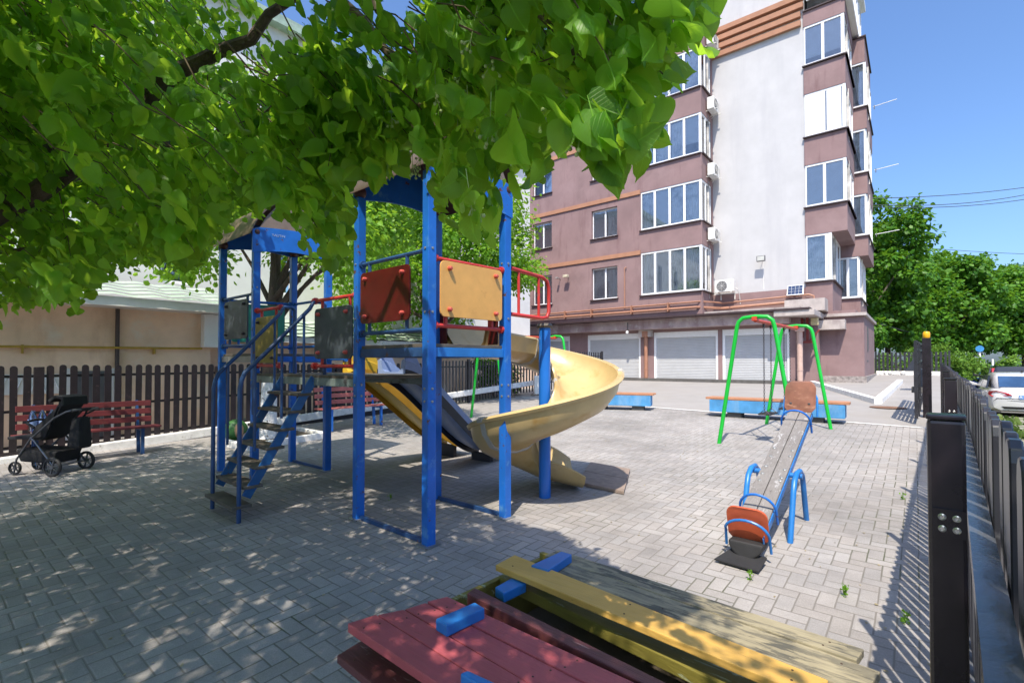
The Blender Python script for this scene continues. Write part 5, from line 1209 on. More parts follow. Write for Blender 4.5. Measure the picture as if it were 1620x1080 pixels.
# where leaves may hang: crown volume, the lower outline, and where the sun must get past
OUT = np.array([(-900, 560), (-300, 500), (0, 490), (60, 478), (130, 470), (165, 425), (240, 412), (320, 418), (345, 375), (365, 335), (455, 318), (475, 372), (520, 425), (548, 390), (556, 300), (575, 262), (602, 292), (630, 246), (662, 236), (690, 262), (703, 370), (735, 385), (770, 390), (800, 330), (850, 295), (900, 255), (950, 270), (1000, 268), (1040, 225), (1065, 190), (1095, 120), (1130, 40), (1150, -60), (1200, -400), (1500, -3000)], float)
LIT = np.array([(1.02, -4), (1.0, 1.0), (.92, 2.1), (.76, 3.35), (.36, 4.15), (-.10, 4.45), (-.55, 4.9), (-1.3, 5.9), (-2.1, 7.2), (-3.4, 9.2), (-4.2, 11)])
SUN_EL = R(58); SD = np.array([-.27, -.963]); CT = math.cos(SUN_EL)/math.sin(SUN_EL)
def allowed(P, soft=22.):
    px, py, d = proj(P); ok = np.ones(len(P), bool)
    front = d > .15
    yb = np.interp(px, OUT[:, 0], OUT[:, 1])+rng.normal(0, soft, len(P))
    ok &= ~front | (py < yb-8)
    dmin = np.interp(px, [0, 640, 720, 1200], [1.75, 1.6, 1.05, .95]); ok &= ~front | (d > dmin) | (py < -250)
    ok &= np.linalg.norm(P-np.array([0, 0, 1.5]), axis=1) > .95
    sx = P[:, 0]-SD[0]*CT*P[:, 2]; sy = P[:, 1]-SD[1]*CT*P[:, 2]
    ok &= (sy > .75+rng.normal(0, .25, len(P))) & (sx > -6.7)
    lim = np.interp(sy, LIT[:, 1], LIT[:, 0])+rng.normal(0, .06, len(P)); ok &= (sx < lim)
    return ok
def spray(C, n_leaf, spread, size, kind='heart'):
    """leaves alternate along short drooping twigs starting at C"""
    N = len(C); out = unit((C-np.array([-3.4, 1.8, 3.6]))*np.array([1, 1, .15])); out += rng.normal(0, .5, (N, 3)); out[:, 2] = out[:, 2]*.35-.35-rng.random(N)*.35; out = unit(out)
    side = unit(np.cross(out, np.array([0, 0, 1.])))
    P, A_, NR, SZ = [], [], [], []
    for k in range(n_leaf):
        f = (k+.5)/n_leaf; sg = 1 if k % 2 else -1
        base = C+out*spread*f+np.array([0, 0, -1])*spread*.35*f*f
        a = unit(out*.7+side*sg*rng.uniform(.4, 1.0, (N, 1))+np.array([0, 0, -1])*rng.uniform(.25, 1.1, (N, 1))+rng.normal(0, .42, (N, 3)))
        nr = unit(np.array([0, 0, 1.])+rng.normal(0, .75, (N, 3))+out*.4)
        P.append(base+a*size*.35); A_.append(a); NR.append(nr); SZ.append(size*rng.uniform(.6, 1.2, N))
    return np.concatenate(P), np.concatenate(A_), np.concatenate(NR), np.concatenate(SZ), out
CC, RR = np.array([-3.0, 2.0, 3.55]), np.array([5.0, 5.6, 2.9])
def cand(n, lo, hi):
    P = rng.uniform(lo, hi, (n, 3)); q = (P-CC)/RR
    keep = (q**2).sum(1) < 1.0
    P = P[keep]; cl = np.sin(P[:, 0]*2.3+1.1)*np.sin(P[:, 1]*2.1+.4)*np.sin(P[:, 2]*2.7+2.)
    cl += .35*np.sin(P[:, 0]*5.1+P[:, 1]*4.3)*np.sin(P[:, 2]*5.+P[:, 0]*2)
    return P[cl > -.1]
C = cand(40000, (-8, -3.6, 1.75), (2, 7.6, 6.4)); C = C[allowed(C)]
C2 = cand(9000, (-5, .9, 1.85), (1.2, 5.5, 3.6)); C2 = C2[allowed(C2)]
C3 = cand(9000, (-1.0, .85, 1.95), (.95, 2.3, 3.1)); C3 = C3[allowed(C3)]
C = np.concatenate([C[:8200], C2[:1500], C3[:330]])

nb_ = len(C)-330-1500
big = np.ones(len(C)); big[:max(nb_, 0)] = .82
P, A_, NR, SZ, out = spray(C, 14, .31, .068); SZ = SZ*np.tile(big, 14)*rng.choice([.7, 1., 1.15], len(SZ), p=[.3, .5, .2])
k = allowed(P+A_*.035, 16.); P, A_, NR, SZ = P[k], A_[k], NR[k], SZ[k]

qx, qy, qd = proj(P); nr_ = (qd > .3) & (qd < 2.7) & (qy > -60) & (qy < 700) & (qx > -60)
crown = leaves_mesh('crown', P[~nr_], A_[~nr_], NR[~nr_], SZ[~nr_], mLeaf, 'heart', lt)
leaves_mesh('near_leaves', P[nr_], A_[nr_], NR[nr_], SZ[nr_]*rng.uniform(.75, 1.2, nr_.sum()), mLeafNear, 'lush', crown, .35, .3, True)
b = MB()
px, py, dd = proj(C); full = allowed(C+out*.3+np.array([0, 0, -.1]), 2.) & allowed(C+out*.15, 2.)
for c, o in zip(C[(dd > .3) & (dd < 4) & full], out[(dd > .3) & (dd < 4) & full]):
    c = Vector(c); o = Vector(o)
    if random.random() < .35: continue
    w_ = Vector([random.uniform(-.02, .02) for _ in range(3)]); b.tube([c-o*.08+Z*.03, c+o*.03+w_, c+o*.14-w_*.6-Z*.012, c+o*.3-Z*.1], [.0034, .0028, .0022, .0012], 4, False)
b.build('twigs', mTwig, crown)
near = np.where(full & (dd > .8) & (dd < 2.6) & (py > -40) & (px > 500) & (px < 1180))[0]; rng.shuffle(near)
b = MB(); BP, BA, BN, BS = [], [], [], []
for i in near[:130]:
    c = Vector(C[i]+out[i]*.2); hang = c+Vector((random.uniform(-.02, .02), random.uniform(-.02, .02), -.09)); b.tube([c, hang], .0012, 3, False)
    BP.append(c); BA.append((random.uniform(-.4, .4), random.uniform(-.4, .4), -1)); BN.append((random.uniform(-1, 1), random.uniform(-1, 1), .2)); BS.append(.075)
    for q in range(random.randint(4, 7)):
        e = hang+Vector((random.uniform(-.028, .028), random.uniform(-.028, .028), random.uniform(-.045, -.01))); b.tube([hang, e], .0009, 3, False); b.ball(e, .0052, 7, 5)
b.build('fruit', mFruit, crown, smooth=True)

# ---- ordinary trees
def crown_points(n, clumps, rad, seed):
    r = np.random.default_rng(seed); k = len(clumps)
    w = np.array([c[3] for c in clumps])**2; idx = r.choice(k, n, p=w/w.sum()); c = np.array([q[:3] for q in clumps])[idx]; rd = np.array([q[3] for q in clumps])[idx]
    d = unit(r.normal(0, 1, (n, 3))); rr = r.random(n)**.45
    P = c+d*(rd*rr*(1+.25*r.normal(0, .5, n)))[:, None]*np.array([1, 1, .72])
    a = unit(d+r.normal(0, .5, (n, 3))+np.array([0, 0, -.45])); nr = unit(d*.6+np.array([0, 0, .8])+r.normal(0, .4, (n, 3)))
    return P, a, nr
def clumps(c, rad, n, r0, seed, low=-.75):
    r = random.Random(seed); L = []
    while len(L) < n:
        v = Vector([r.uniform(-1, 1) for _ in range(3)])
        if .3 < v.length < 1 and v.z > low: L.append((c[0]+v.x*rad[0], c[1]+v.y*rad[1], c[2]+v.z*rad[2], r0*r.uniform(.6, 1.25)))
    return L
def tree(name, label, base, h, crad, cz, n, leaf, mat, seed, tr_=.14, bark=None, lime=None, group=None, nclump=34, cr=None, kind='simple', off=(0, 0), limbs=7):
    t = thing(name, label, 'tree', base, 0, group)
    r = random.Random(seed); c = (base[0]+off[0], base[1]+off[1], base[2]+cz); bs = Vector(base)
    b = MB(); tp = bs+Vector((off[0]*.5, off[1]*.5, cz*.62)); mid = bs.lerp(tp, .5)+Vector((r.uniform(-.06, .06), r.uniform(-.06, .06), 0))
    top = Vector(c)+Z*crad[2]*.6
    b.tube([bs-Z*.1, bs+Z*.12, mid, tp, tp.lerp(top, .5), top], [tr_*1.5, tr_*1.08, tr_*.9, tr_*.72, tr_*.45, tr_*.12], 12); k = b.build('trunk', bark or mBark, t, smooth=True)
    if lime:
        b = MB(); b.tube([bs-Z*.1, bs+Z*.12, bs.lerp(mid, .5), bs+(mid-bs)*(lime/max(.01, mid.z-bs.z))], [tr_*1.5+.006, tr_*1.08+.006, tr_+.006, tr_*.93+.006], 12); b.build('limewash', mLime, k, smooth=True)
    cl = clumps(c, crad, nclump, cr or min(crad)*.42, seed)
    b = MB()
    for q in cl[:limbs]:
        q = Vector(q[:3]); s = bs.lerp(tp, r.uniform(.7, 1.0)); b.tube([s, s.lerp(q, .4)+Z*.12, q], [tr_*.42, tr_*.26, tr_*.07], 7)
    b.build('limb', bark or mBark, k, smooth=True)
    P, a, nr = crown_points(n, cl, cr, seed); sz = leaf*rng.uniform(.65, 1.25, n)
    leaves_mesh('crown', P, a, nr, sz, mat, kind, t); return t
tree('limewashed_tree', 'tree with limewashed trunk growing in the white square kerb', tuple(tr), 6, (2.3, 2.5, 2.0), 4.6, 15000, .10, mLeaf2, 3, .125, lime=1.05, nclump=40, cr=.75, off=(.1, .2), limbs=10)
tree('yard_edge_tree', 'bright leafy tree standing behind the far fence, left of the mauve block', (-2.5, 14.6, .2), 7, (2.9, 2.5, 2.5), 4.5, 26000, .11, mLeaf2, 5, .15, nclump=60, cr=.85, off=(.12, 0), limbs=10)
sh = thing('corner_shrub', 'dark leafy shrub behind the thin metal fence at the back corner', 'shrub', (-.5, 16.6, .3))
P, a, nr = crown_points(2600, clumps((-.5, 16.7, 1.1), (.8, .5, .75), 14, .35, 4, -1), .35, 4); leaves_mesh('foliage', P, a, nr, .09*rng.uniform(.6, 1.2, len(P)), mLeafFar, 'simple', sh)
b = MB(); [b.tube([(-.5+.1*k, 16.65, .25), (-.6+.25*k, 16.7, 1.1)], .02, 5) for k in range(-1, 2)]; b.build('stems', mBark, sh)
# park trees beyond the street and the drive
PARK = [((22.6, 31.5, -.1), (4.0, 3.6, 5.6), 7.4, 'tallest park tree with a ragged top just right of the mauve block', 41),
        ((27.2, 35.5, -.1), (3.6, 3.4, 3.8), 6.2, 'rounded park tree beside the tallest one, second from the block', 42),
        ((31.6, 36.5, -.1), (3.7, 3.4, 3.9), 5.9, 'park tree above the blue car, third from the block', 43),
        ((36.6, 39.0, -.1), (3.8, 3.5, 3.9), 6.0, 'park tree above the black car, fourth from the block', 44),
        ((40.0, 38.2, -.1), (3.7, 3.5, 3.8), 5.4, 'park tree at the right edge of the row, above the white car', 45),
        ((45.5, 43.0, -.1), (3.9, 3.6, 4.2), 6.0, 'last park tree, partly outside the view on the right', 46),
        ((31.0, 46.0, -.1), (4.6, 4.2, 4.6), 6.4, 'park tree standing farther back behind the gap of the row', 47),
        ((46.0, 55.0, -.1), (5.2, 4.6, 4.6), 6.6, 'farthest park tree, pale and half hidden by nearer crowns', 48)]
for p, rd, cz, lab, sd in PARK:
    tree('park_tree', lab, p, 8, rd, cz, 15000, .27, mLeafFar, sd, .2, group='park trees beyond the street', nclump=80, cr=.95, limbs=9, bark=M('grey_bark', (.16, .14, .12), .9, var=.3, vs=6.) if sd == 41 else None)
bu = thing('round_bush', 'large pale green rounded bush behind the sliding gate', 'bush', (22.3, 26.4, -.1))
P, a, nr = crown_points(13000, clumps((22.3, 26.4, 1.1), (2.6, 2.0, 1.35), 46, .55, 6, -.9), .55, 6); leaves_mesh('foliage', P, unit(a+np.array([0, 0, .9])), nr, .12*rng.uniform(.6, 1.2, len(P)), mBush, 'simple', bu)
b = MB(); [b.tube([(22.3, 26.4, -.1), (22.3+1.6*math.cos(k), 26.4+1.3*math.sin(k), 1.5)], .03, 5) for k in range(6)]; b.build('stems', mBark, bu)
b2_ = thing('low_hedge_bush', 'low yellow green bush under the trees at the right edge', 'bush', (36.5, 36, -.1))
P, a, nr = crown_points(5000, clumps((36.5, 35.6, .8), (3.2, 1.0, 1.2), 26, .6, 9, -.9), .6, 9); leaves_mesh('foliage', P, a, nr, .2*rng.uniform(.6, 1.2, len(P)), mBush, 'simple', b2_)
b = MB(); [b.tube([(36.5+k, 35.7, -.1), (36.5+1.1*k, 35.7, 1.2)], .03, 5) for k in (-2, -1, 0, 1, 2)]; b.build('stems', mBark, b2_)
# verge grass and weeds between the pavers
n = 2000; s_ = rng.uniform(-1, 32, n); o_ = rng.uniform(.5, 1.9, n); keep = (np.sin(s_*1.7)+np.sin(s_*.6+o_*3)+rng.normal(0, .6, n)) > .1; s_, o_ = s_[keep], o_[keep]
P = np.stack([FO.x+FV.x*s_+FN.x*o_, FO.y+FV.y*s_+FN.y*o_, np.full(len(s_), -.175)], 1); a = unit(np.array([0, 0, 1.])+rng.normal(0, .5, P.shape)*np.array([1, 1, .2])); nr = unit(rng.normal(0, 1, P.shape))
go = leaves_mesh('grass', P, a, nr, .16*rng.uniform(.5, 1.3, len(P)), mGrass, 'simple'); tag(go, kind='stuff')
n = 9000; s_ = rng.uniform(5, 90, n); o_ = rng.uniform(10.7, 24, n)
P = np.stack([FO.x+FV.x*s_+FN.x*o_, FO.y+FV.y*s_+FN.y*o_, np.full(n, -.135)], 1); a = unit(np.array([0, 0, 1.])+rng.normal(0, .5, P.shape)*np.array([1, 1, .2])); nr = unit(rng.normal(0, 1, P.shape))
go = leaves_mesh('far_grass', P, a, nr, .4*rng.uniform(.5, 1.3, n), mGrass, 'simple'); tag(go, kind='stuff')
for (px_, py_), lab, nn_ in (((1187, 917), 'small weed in the paving between the seesaw tyre and the sandbox', 7), ((1337, 942), 'taller leafy weed in the sunlit paving joint near the street fence', 9), ((1432, 985), 'weed growing in the striped shadow of the street fence', 8), ((1428, 790), 'small weed at the shadow edge of the street fence, farther up', 7), ((800, 800), 'dry tuft at the foot of the sunlit tower post', 6), ((618, 790), 'faint tuft of grass in the shade beside the ground bar', 6)):
    p = gnd(px_, py_); t = thing('weed', lab, 'weed', p, 0, 'weeds in the paving joints')
    P = np.array([[p.x+random.uniform(-.02, .02), p.y+random.uniform(-.02, .02), p.z+random.uniform(0, .06)] for _ in range(nn_*2)]); a = unit(rng.normal(0, .7, P.shape)+np.array([0, 0, .8])); leaves_mesh('leaves', P, a, unit(rng.normal(0, .5, P.shape)+np.array([0, 0, .6])), .017*rng.uniform(.7, 1.2, len(P)), mLeaf2, 'heart', t)
    b = MB(); [b.tube([p, p+Vector((random.uniform(-.02, .02), random.uniform(-.02, .02), .07))], .0015, 4) for _ in range(3)]; b.build('stem', mLeaf2, t)
# fallen leaves and petals lying about: nobody could count them
n = 1100; fx_, fy_ = rng.uniform(-6, 3, n), rng.uniform(1.2, 11, n); P = np.stack([fx_, fy_, GX*fx_+GY*fy_+.008], 1); ang = rng.uniform(0, 6.28, n)
fl_ = leaves_mesh('fallen_leaves', P, np.stack([np.cos(ang), np.sin(ang), np.zeros(n)], 1), unit(np.array([0, 0, 1.])+rng.normal(0, .15, (n, 3))), .018*rng.uniform(.4, 1.3, n), foliage('dry_leaf', (.30, .24, .13), (.48, .42, .28), (.3, .25, .1), .15), 'simple'); tag(fl_, kind='stuff')

# ================================================================== CARS
mTyre = mRubber
mCarGlass = M('car_glass', (.03, .07, .15), .06, var=.3, vs=1.5, bump=.0, spec=.9)
mCarGlassDk = M('dark_car_glass', (.012, .014, .018), .06, var=.2, vs=1.5, bump=.0, spec=.8)
mTail = M('tail_lamp_red', (.45, .015, .02), .15, var=.2, bump=.0, coat=1.)
mTailIn = M('tail_lamp_clear', (.75, .60, .58), .15, var=.1, bump=.0)
mChrome = M('chrome', (.6, .6, .6), .15, 1., var=.05, bump=0)
mBlackPl = M('black_trim', (.02, .02, .022), .5, var=.2)
def loft(b, secs):
    n = len(secs[0]); k = len(b.v)
    for s in secs: b.v += [Vector(p) for p in s]
    for i in range(len(secs)-1):
        for j in range(n-1): b.f.append((k+i*n+j, k+i*n+j+1, k+(i+1)*n+j+1, k+(i+1)*n+j))
    b.f.append(tuple(k+j for j in range(n-1, -1, -1))); b.f.append(tuple(k+(len(secs)-1)*n+j for j in range(n)))
def car(label, loc, rz, col, L=4.85, Hh=1.47, W=1.86, suv=False, glassm=None, plate=None):
    """x forward, origin on the road under the middle"""
    t = thing('parked_car', label, 'car', loc, rz, 'cars parked along the street'); gm = glassm or mCarGlass
    paint = M('car_paint_'+str(abs(hash(label)) % 999), col, .25, .15, var=.05, vs=3., bump=.0, coat=.8); h = L/2; w = W/2
    belt = .92 if not suv else 1.08; roofz = Hh
    def sec(x, zb, zt, ww, tum=.86): 
        half = [(ww*.80, zb), (ww*.97, zb+.08), (ww, zb+.26), (ww*.995, (zb+zt)/2+.06), (ww*.96, zt-.10), (ww*tum, zt-.012), (ww*tum*.6, zt+.012)]
        return [(x, y, z) for y, z in half]+[(x, -y, z) for y, z in reversed(half)]+[(x, half[0][0], half[0][1])]
    st = [(-h, .42, belt-.17, w*.80), (-h+.05, .30, belt-.05, w*.90), (-h+.22, .24, belt+.04, w*.965), (-h+.7, .2, belt+.05, w), (-.8, .18, belt+.02, w), (.5, .18, belt, w), (1.1, .18, belt-.01, w), (h-.9, .2, belt-.09, w*.99), (h-.3, .24, belt-.18, w*.93), (h-.06, .30, belt-.28, w*.82), (h, .36, belt-.36, w*.72)]
    b = MB(); loft(b, [sec(*s) for s in st]); body = b.build('body', paint, t, smooth=True, local=True)
    rb = -h+(.28 if suv else .62); rf_ = .95; x0, x1 = (-h+(.14 if suv else .34)), 1.35
    rx0 = -h+(.55 if suv else 1.25); rx1 = .25
    def gsec(x, z, ww, zb): return [(x, ww*1.0, zb), (x, ww*.97, z*.5+zb*.5), (x, ww*.88, z-.06), (x, ww*.80, z-.012), (x, 0, z), (x, -ww*.80, z-.012), (x, -ww*.88, z-.06), (x, -ww*.97, z*.5+zb*.5), (x, -ww*1.0, zb), (x, ww, zb)]
    gs = [(x0, belt+.05, w*.80), (rx0-.25, roofz-.14 if not suv else roofz-.05, w*.83), (rx0, roofz-.04, w*.84), (-.3, roofz, w*.85), (rx1, roofz-.03, w*.84), (x1, belt+.02, w*.84)]
    b = MB(); loft(b, [gsec(x, max(z, belt+.04), ww, belt-.02) for x, z, ww in gs]); cab = b.build('cabin', paint, t, smooth=True, local=True)
    # glass panels a little proud of the cabin
    def pan(pts, nm, m, off): b = MB(); n_ = (Vector(pts[1])-Vector(pts[0])).cross(Vector(pts[2])-Vector(pts[0])).normalized()*off; b.prism([Vector(p)+n_ for p in pts], n_*.3); return b.build(nm, m, cab, bevel=.0, local=True)
    rz0, rz1 = belt+.09, roofz-(.13 if not suv else .10); fx = lambda z: x0+(rx0-.25-x0)*(z-belt-.05)/((roofz-.14 if not suv else roofz-.05)-belt-.05)
    pan([(fx(rz0), -w*.72, rz0), (fx(rz0), w*.72, rz0), (fx(rz1)-.0, w*.62, rz1), (fx(rz1), -w*.62, rz1)], 'rear_window', gm, -.012 if 0 else .012) if 0 else None
    b = MB(); q = [(fx(rz0)-.02, -w*.70, rz0), (fx(rz0)-.02, w*.70, rz0), (fx(rz1)-.02, w*.66, rz1), (fx(rz1)-.02, -w*.66, rz1)]
    b.hexa([Vector(p) for p in q], [Vector(p)+Vector((.05, 0, -.01)) for p in q]); b.build('rear_window', gm, cab, local=True)
    fz0, fz1 = belt+.08, roofz-.1; wx = lambda z: x1+(rx1-x1)*(z-belt-.02)/(roofz-.03-belt-.02)
    b = MB(); q = [(wx(fz0)+.02, -w*.74, fz0), (wx(fz0)+.02, w*.74, fz0), (wx(fz1)+.02, w*.66, fz1), (wx(fz1)+.02, -w*.66, fz1)]
    b.hexa([Vector(p) for p in q], [Vector(p)-Vector((.05, 0, .01)) for p in q]); b.build('windscreen', gm, cab, local=True)
    for sg in (-1, 1):
        for xa, xb, ta, tb_ in ((x0+.42 if not suv else x0+.2, -.42, rx0-.05, -.42), (-.34, .9, -.34, .28)):
            z0_, z1_ = belt+.03, roofz-.11
            q = [(xa, sg*w*1.0, z0_), (xb, sg*w*1.0, z0_), (tb_, sg*w*.875, z1_), (ta, sg*w*.875, z1_)]
            b = MB(); b.hexa([Vector(p) for p in q], [Vector(p)-Vector((0, sg*.05, 0)) for p in q]); b.build('side_window', mCarGlassDk, cab, local=True)
        b = MB(); b.hexa([(.78, sg*w*.98, belt+.03), (.95, sg*w*.98, belt+.03), (.95, sg*(w+.2), belt+.05), (.82, sg*(w+.2), belt+.05)], [(.78, sg*w*.98, belt+.1), (.95, sg*w*.98, belt+.1), (.93, sg*(w+.2), belt+.2), (.82, sg*(w+.2), belt+.2)]); b.build('mirror', paint if not suv else mBlackPl, body, bevel=.02, local=True)
        # tail lamp: red almond wrapped round the corner with a clear core
        zz = belt-.13 if not suv else belt+.22
        if suv: q = [(-h+.16, sg*w*.86, belt-.1), (-h+.14, sg*w*.74, belt-.1), (-h+.40, sg*w*.70, roofz-.12), (-h+.42, sg*w*.82, roofz-.12)]
        else: q = [(-h+.30, sg*w*.985, zz-.01), (-h+.10, sg*w*.90, zz-.075), (-h-.005, sg*w*.42, zz-.03), (-h+.02, sg*w*.50, zz+.045), (-h+.06, sg*w*.80, zz+.115), (-h+.22, sg*w*.965, zz+.09)]
        b = MB(); b.prism([Vector(p)+Vector((-.05, sg*.012, 0)) for p in q], (.14, 0, 0)); tl = b.build('tail_lamp', mTail, body, bevel=.006, local=True)
        if not suv:
            c = sum((Vector(p) for p in q), Vector())/len(q); b = MB(); b.prism([c+(Vector(p)-c)*.55+Vector((-.062, sg*.014, 0)) for p in q], (.03, 0, 0)); b.build('lamp_core', mTailIn, tl, local=True)
        q = [(h-.28, sg*w*.93, belt-.30), (h-.05, sg*w*.62, belt-.36), (h-.16, sg*w*.62, belt-.25), (h-.42, sg*w*.95, belt-.19)]
        b = MB(); b.prism([Vector(p)+Vector((.03, sg*.012, .02)) for p in q], (-.05, 0, 0)); b.build('headlight', mChrome, body, bevel=.006, local=True)
        for xx in (-h+.98, h-.93):
            b = MB(); b.lathe([(.2, -.11), (.31, -.11), (.325, -.07), (.325, .07), (.31, .11), (.2, .11)], (xx, sg*(w-.12), .325), 28, (0, 1, 0), True); wh = b.build('wheel', mTyre, t, smooth=True, local=True)
            b = MB(); b.lathe([(.001, .0), (.05, .0), (.05, .03), (.001, .03)], (xx, sg*(w-.12)+sg*.1, .325), 12, (0, sg, 0)); b.lathe([(.19, -.01), (.215, -.01), (.215, .02), (.19, .02)], (xx, sg*(w-.12)+sg*.1, .325), 24, (0, sg, 0), True)
            for k in range(10): an = k*math.pi/5; b.bar((xx, sg*(w-.03)+sg*.005, .325), (xx+.2*math.cos(an), sg*(w-.03)+sg*.005, .325+.2*math.sin(an)), .018, .035, Vector((0, 1, 0)))
            b.build('rim', mChrome, wh, local=True)
            b = MB(); n_ = 18; pts = [(xx+.385*math.cos(math.pi*k/n_), sg*(w+.002), .325+.385*math.sin(math.pi*k/n_)) for k in range(n_+1)]; b.prism([Vector(p) for p in pts]+[Vector((xx-.385, sg*(w+.002), .2)), Vector((xx+.385, sg*(w+.002), .2))], (0, -sg*.012, 0)); b.build('wheel_arch', mBlackPl, body, local=True)
    # bumper trims, lid line, plate, badge
    b = MB(); b.hexa([(-h+.02, -w*.62, .34), (-h+.02, w*.62, .34), (-h+.1, w*.62, .34), (-h+.1, -w*.62, .34)], [(-h-.004, -w*.70, .42), (-h-.004, w*.70, .42), (-h+.1, w*.70, .42), (-h+.1, -w*.70, .42)]); b.build('rear_diffuser', mBlackPl, body, bevel=.01, local=True)
    b = MB(); b.tube([(-h+.085, -w*.93, .62), (-h+.012, -w*.74, .60), (-h-.018, 0, .595), (-h+.012, w*.74, .60), (-h+.085, w*.93, .62)], .006, 5); b.tube([(-h+.10, -w*.9, .24), (-h+.03, -w*.7, .235), (-h+.03, w*.7, .235), (-h+.10, w*.9, .24)], .03, 6); b.build('rear_bumper_line', mBlackPl, body, local=True)
    b = MB(); b.box((-h-.012, 0, belt-.20), (.012, .26, .058)); pl = b.build('number_plate', M('plate_blue_white', (.13, .26, .52), .4, var=.05) if plate else mPVC, body, bevel=.004, local=True)
    if plate:
        fc = bpy.data.curves.new('t', 'FONT'); fc.body = plate; fc.size = .105; fc.extrude = .002; fc.align_x = 'CENTER'; fc.align_y = 'CENTER'
        fo = bpy.data.objects.new('t', fc); COL.objects.link(fo); me = bpy.data.meshes.new_from_object(fo.evaluated_get(bpy.context.evaluated_depsgraph_get())); bpy.data.objects.remove(fo)
        mx = Matrix((Vector((0, -1, 0)), Z, Vector((-1, 0, 0)))).transposed()
        for v in me.vertices: v.co = mx @ v.co+Vector((-h-.026, 0, belt-.20))
        me.materials.append(mPVC); o = bpy.data.objects.new('plate_characters', me); COL.objects.link(o); o.parent = pl
    b = MB(); b.ball((-h-.02, 0, belt-.06), .05, 12, 8, (.25, 1.6, .6)); b.build('badge', mGrille, body, smooth=True, local=True)
    if not suv:
        b = MB(); b.hexa([(-1.0, -.02, roofz-.01), (-.8, -.02, roofz), (-.8, .02, roofz), (-1.0, .02, roofz-.01)], [(-1.03, -.01, roofz+.06), (-1.0, -.01, roofz+.06), (-1.0, .01, roofz+.06), (-1.03, .01, roofz+.06)]); b.build('roof_fin', mBlackPl, cab, local=True)
    return t
ca = math.atan2(FV.y, FV.x)
car('white sedan with red almond tail lamps, nearest of the parked cars', (17.3, 16.8, -.27), ca+.04, (.62, .61, .60), plate='A CMA 148')
car('black estate car parked in front of the white sedan', (23.1, 22.8, -.27), ca+.05, (.012, .014, .02), L=4.7, Hh=1.66, suv=True, glassm=mCarGlassDk)
car('blue hatchback facing the camera beyond the black car', (25.3, 27.4, -.27), ca+math.pi+.0, (.015, .06, .36), L=4.2, Hh=1.47)
car('white car farthest down the street, only its roof showing', (30.0, 32.2, -.27), ca+math.pi, (.66, .66, .65), L=4.4, Hh=1.62)
# white-painted posts and a blue sign under the park trees
for k, (x, y, hgt, lab) in enumerate(((29.6, 31.0, 2.3, 'white post under the park trees carrying a blue round sign'), (31.2, 31.8, 1.7, 'white painted post, next to the sign post'), (34.6, 32.6, 2.2, 'white painted post, third from the left under the trees'), (39.2, 34.6, 2.3, 'white painted post at the right edge under the trees'))):
    t = thing('street_post', lab, 'post', (x, y, -.13), 0, 'white posts under the park trees'); b = MB(); b.tube([(x, y, -.15), (x, y, hgt)], .055, 10); b.build('pole', mPVC, t, smooth=True)
    b = MB(); b.lathe([(.06, 0), (.06, .04), (.001, .06)], (x, y, hgt), 10); b.build('cap', mPVC, t)
    if k == 0: b = MB(); b.lathe([(.001, 0), (.2, 0), (.2, .02), (.001, .02)], (x-.05, y-.06, hgt+.1), 20, (-.65, -.76, 0)); b.build('sign_disc', M('sign_blue', (.05, .25, .55), .4), t)
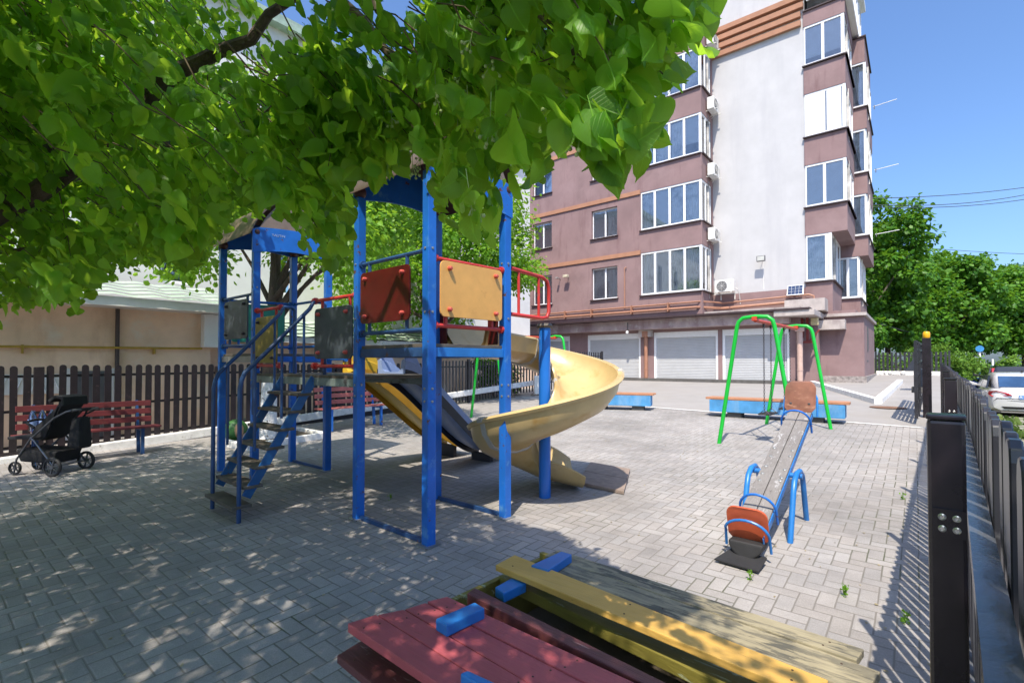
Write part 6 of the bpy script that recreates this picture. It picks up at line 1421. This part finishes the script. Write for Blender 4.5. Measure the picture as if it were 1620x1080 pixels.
# overhead cables
def cable(label, p, q, sag, r=.022):
    t = thing('overhead_cable', label, 'cable', p, 0, 'overhead cables right of the block'); p, q = Vector(p), Vector(q)
    b = MB(); b.tube([p.lerp(q, f)-Z*(4*sag*f*(1-f)) for f in [i/16 for i in range(17)]], r, 5); b.build('wire', M('cable_grey', (.06, .07, .09), .6), t); return t
cable('topmost overhead cable crossing the blue sky', aty(1335, 314, 27), aty(1660, 291, 32), .25)
cable('second overhead cable, just under the topmost', aty(1335, 321, 27), aty(1660, 300, 32), .5)
cable('third overhead cable, sagging below the upper pair', aty(1335, 325, 27), aty(1660, 309, 32), .4)
cable('overhead cable above the park trees, rising slightly leftward', aty(1440, 390, 40), aty(1660, 403, 44), .1)
cable('lowest overhead cable, climbing to the right edge', aty(1540, 435, 50), aty(1680, 402, 40), .2)

# ================================================================== LIGHT, SKY, CAMERA
AZ = Vector((-.27, -.963, 0)).normalized(); sd_ = AZ*math.cos(SUN_EL)+Z*math.sin(SUN_EL)
sl_ = bpy.data.lights.new('sun', 'SUN'); sl_.energy = 3.4; sl_.angle = R(.53); sl_.color = (1, .91, .77)
so_ = bpy.data.objects.new('sun', sl_); COL.objects.link(so_); so_.rotation_euler = sd_.to_track_quat('Z', 'Y').to_euler(); so_.location = (0, -10, 30)
wd_ = bpy.data.worlds.new('World'); S.world = wd_; wd_.use_nodes = True; nt = wd_.node_tree; nt.nodes.clear()
ow = nt.nodes.new('ShaderNodeOutputWorld'); bg = nt.nodes.new('ShaderNodeBackground'); sk = nt.nodes.new('ShaderNodeTexSky')
sk.sky_type = 'NISHITA'; sk.sun_disc = False; sk.sun_elevation = SUN_EL; sk.sun_rotation = math.atan2(AZ.x, AZ.y); sk.altitude = 0; sk.air_density = 1.0; sk.dust_density = 2.3; sk.ozone_density = 10
nt.links.new(sk.outputs[0], bg.inputs[0]); bg.inputs[1].default_value = .14; nt.links.new(bg.outputs[0], ow.inputs[0])
cd = bpy.data.cameras.new('camera'); cam = bpy.data.objects.new('camera', cd); COL.objects.link(cam); S.camera = cam
cam.location = (0, 0, 1.5); cam.rotation_euler = (math.pi/2+PITCH, 0, 0); cd.sensor_width = 36; cd.lens = FPX*36/1620; cd.shift_y = (CYP-540)/1620; cd.clip_start = .02; cd.clip_end = 600
S.view_settings.view_transform = 'Standard'; S.view_settings.look = 'None'; S.view_settings.exposure = .97; S.view_settings.gamma = 1
S.cycles.max_bounces = 6; S.cycles.transparent_max_bounces = 8; S.cycles.diffuse_bounces = 3; S.cycles.glossy_bounces = 2; S.cycles.transmission_bounces = 4
S.cycles.use_denoising = True
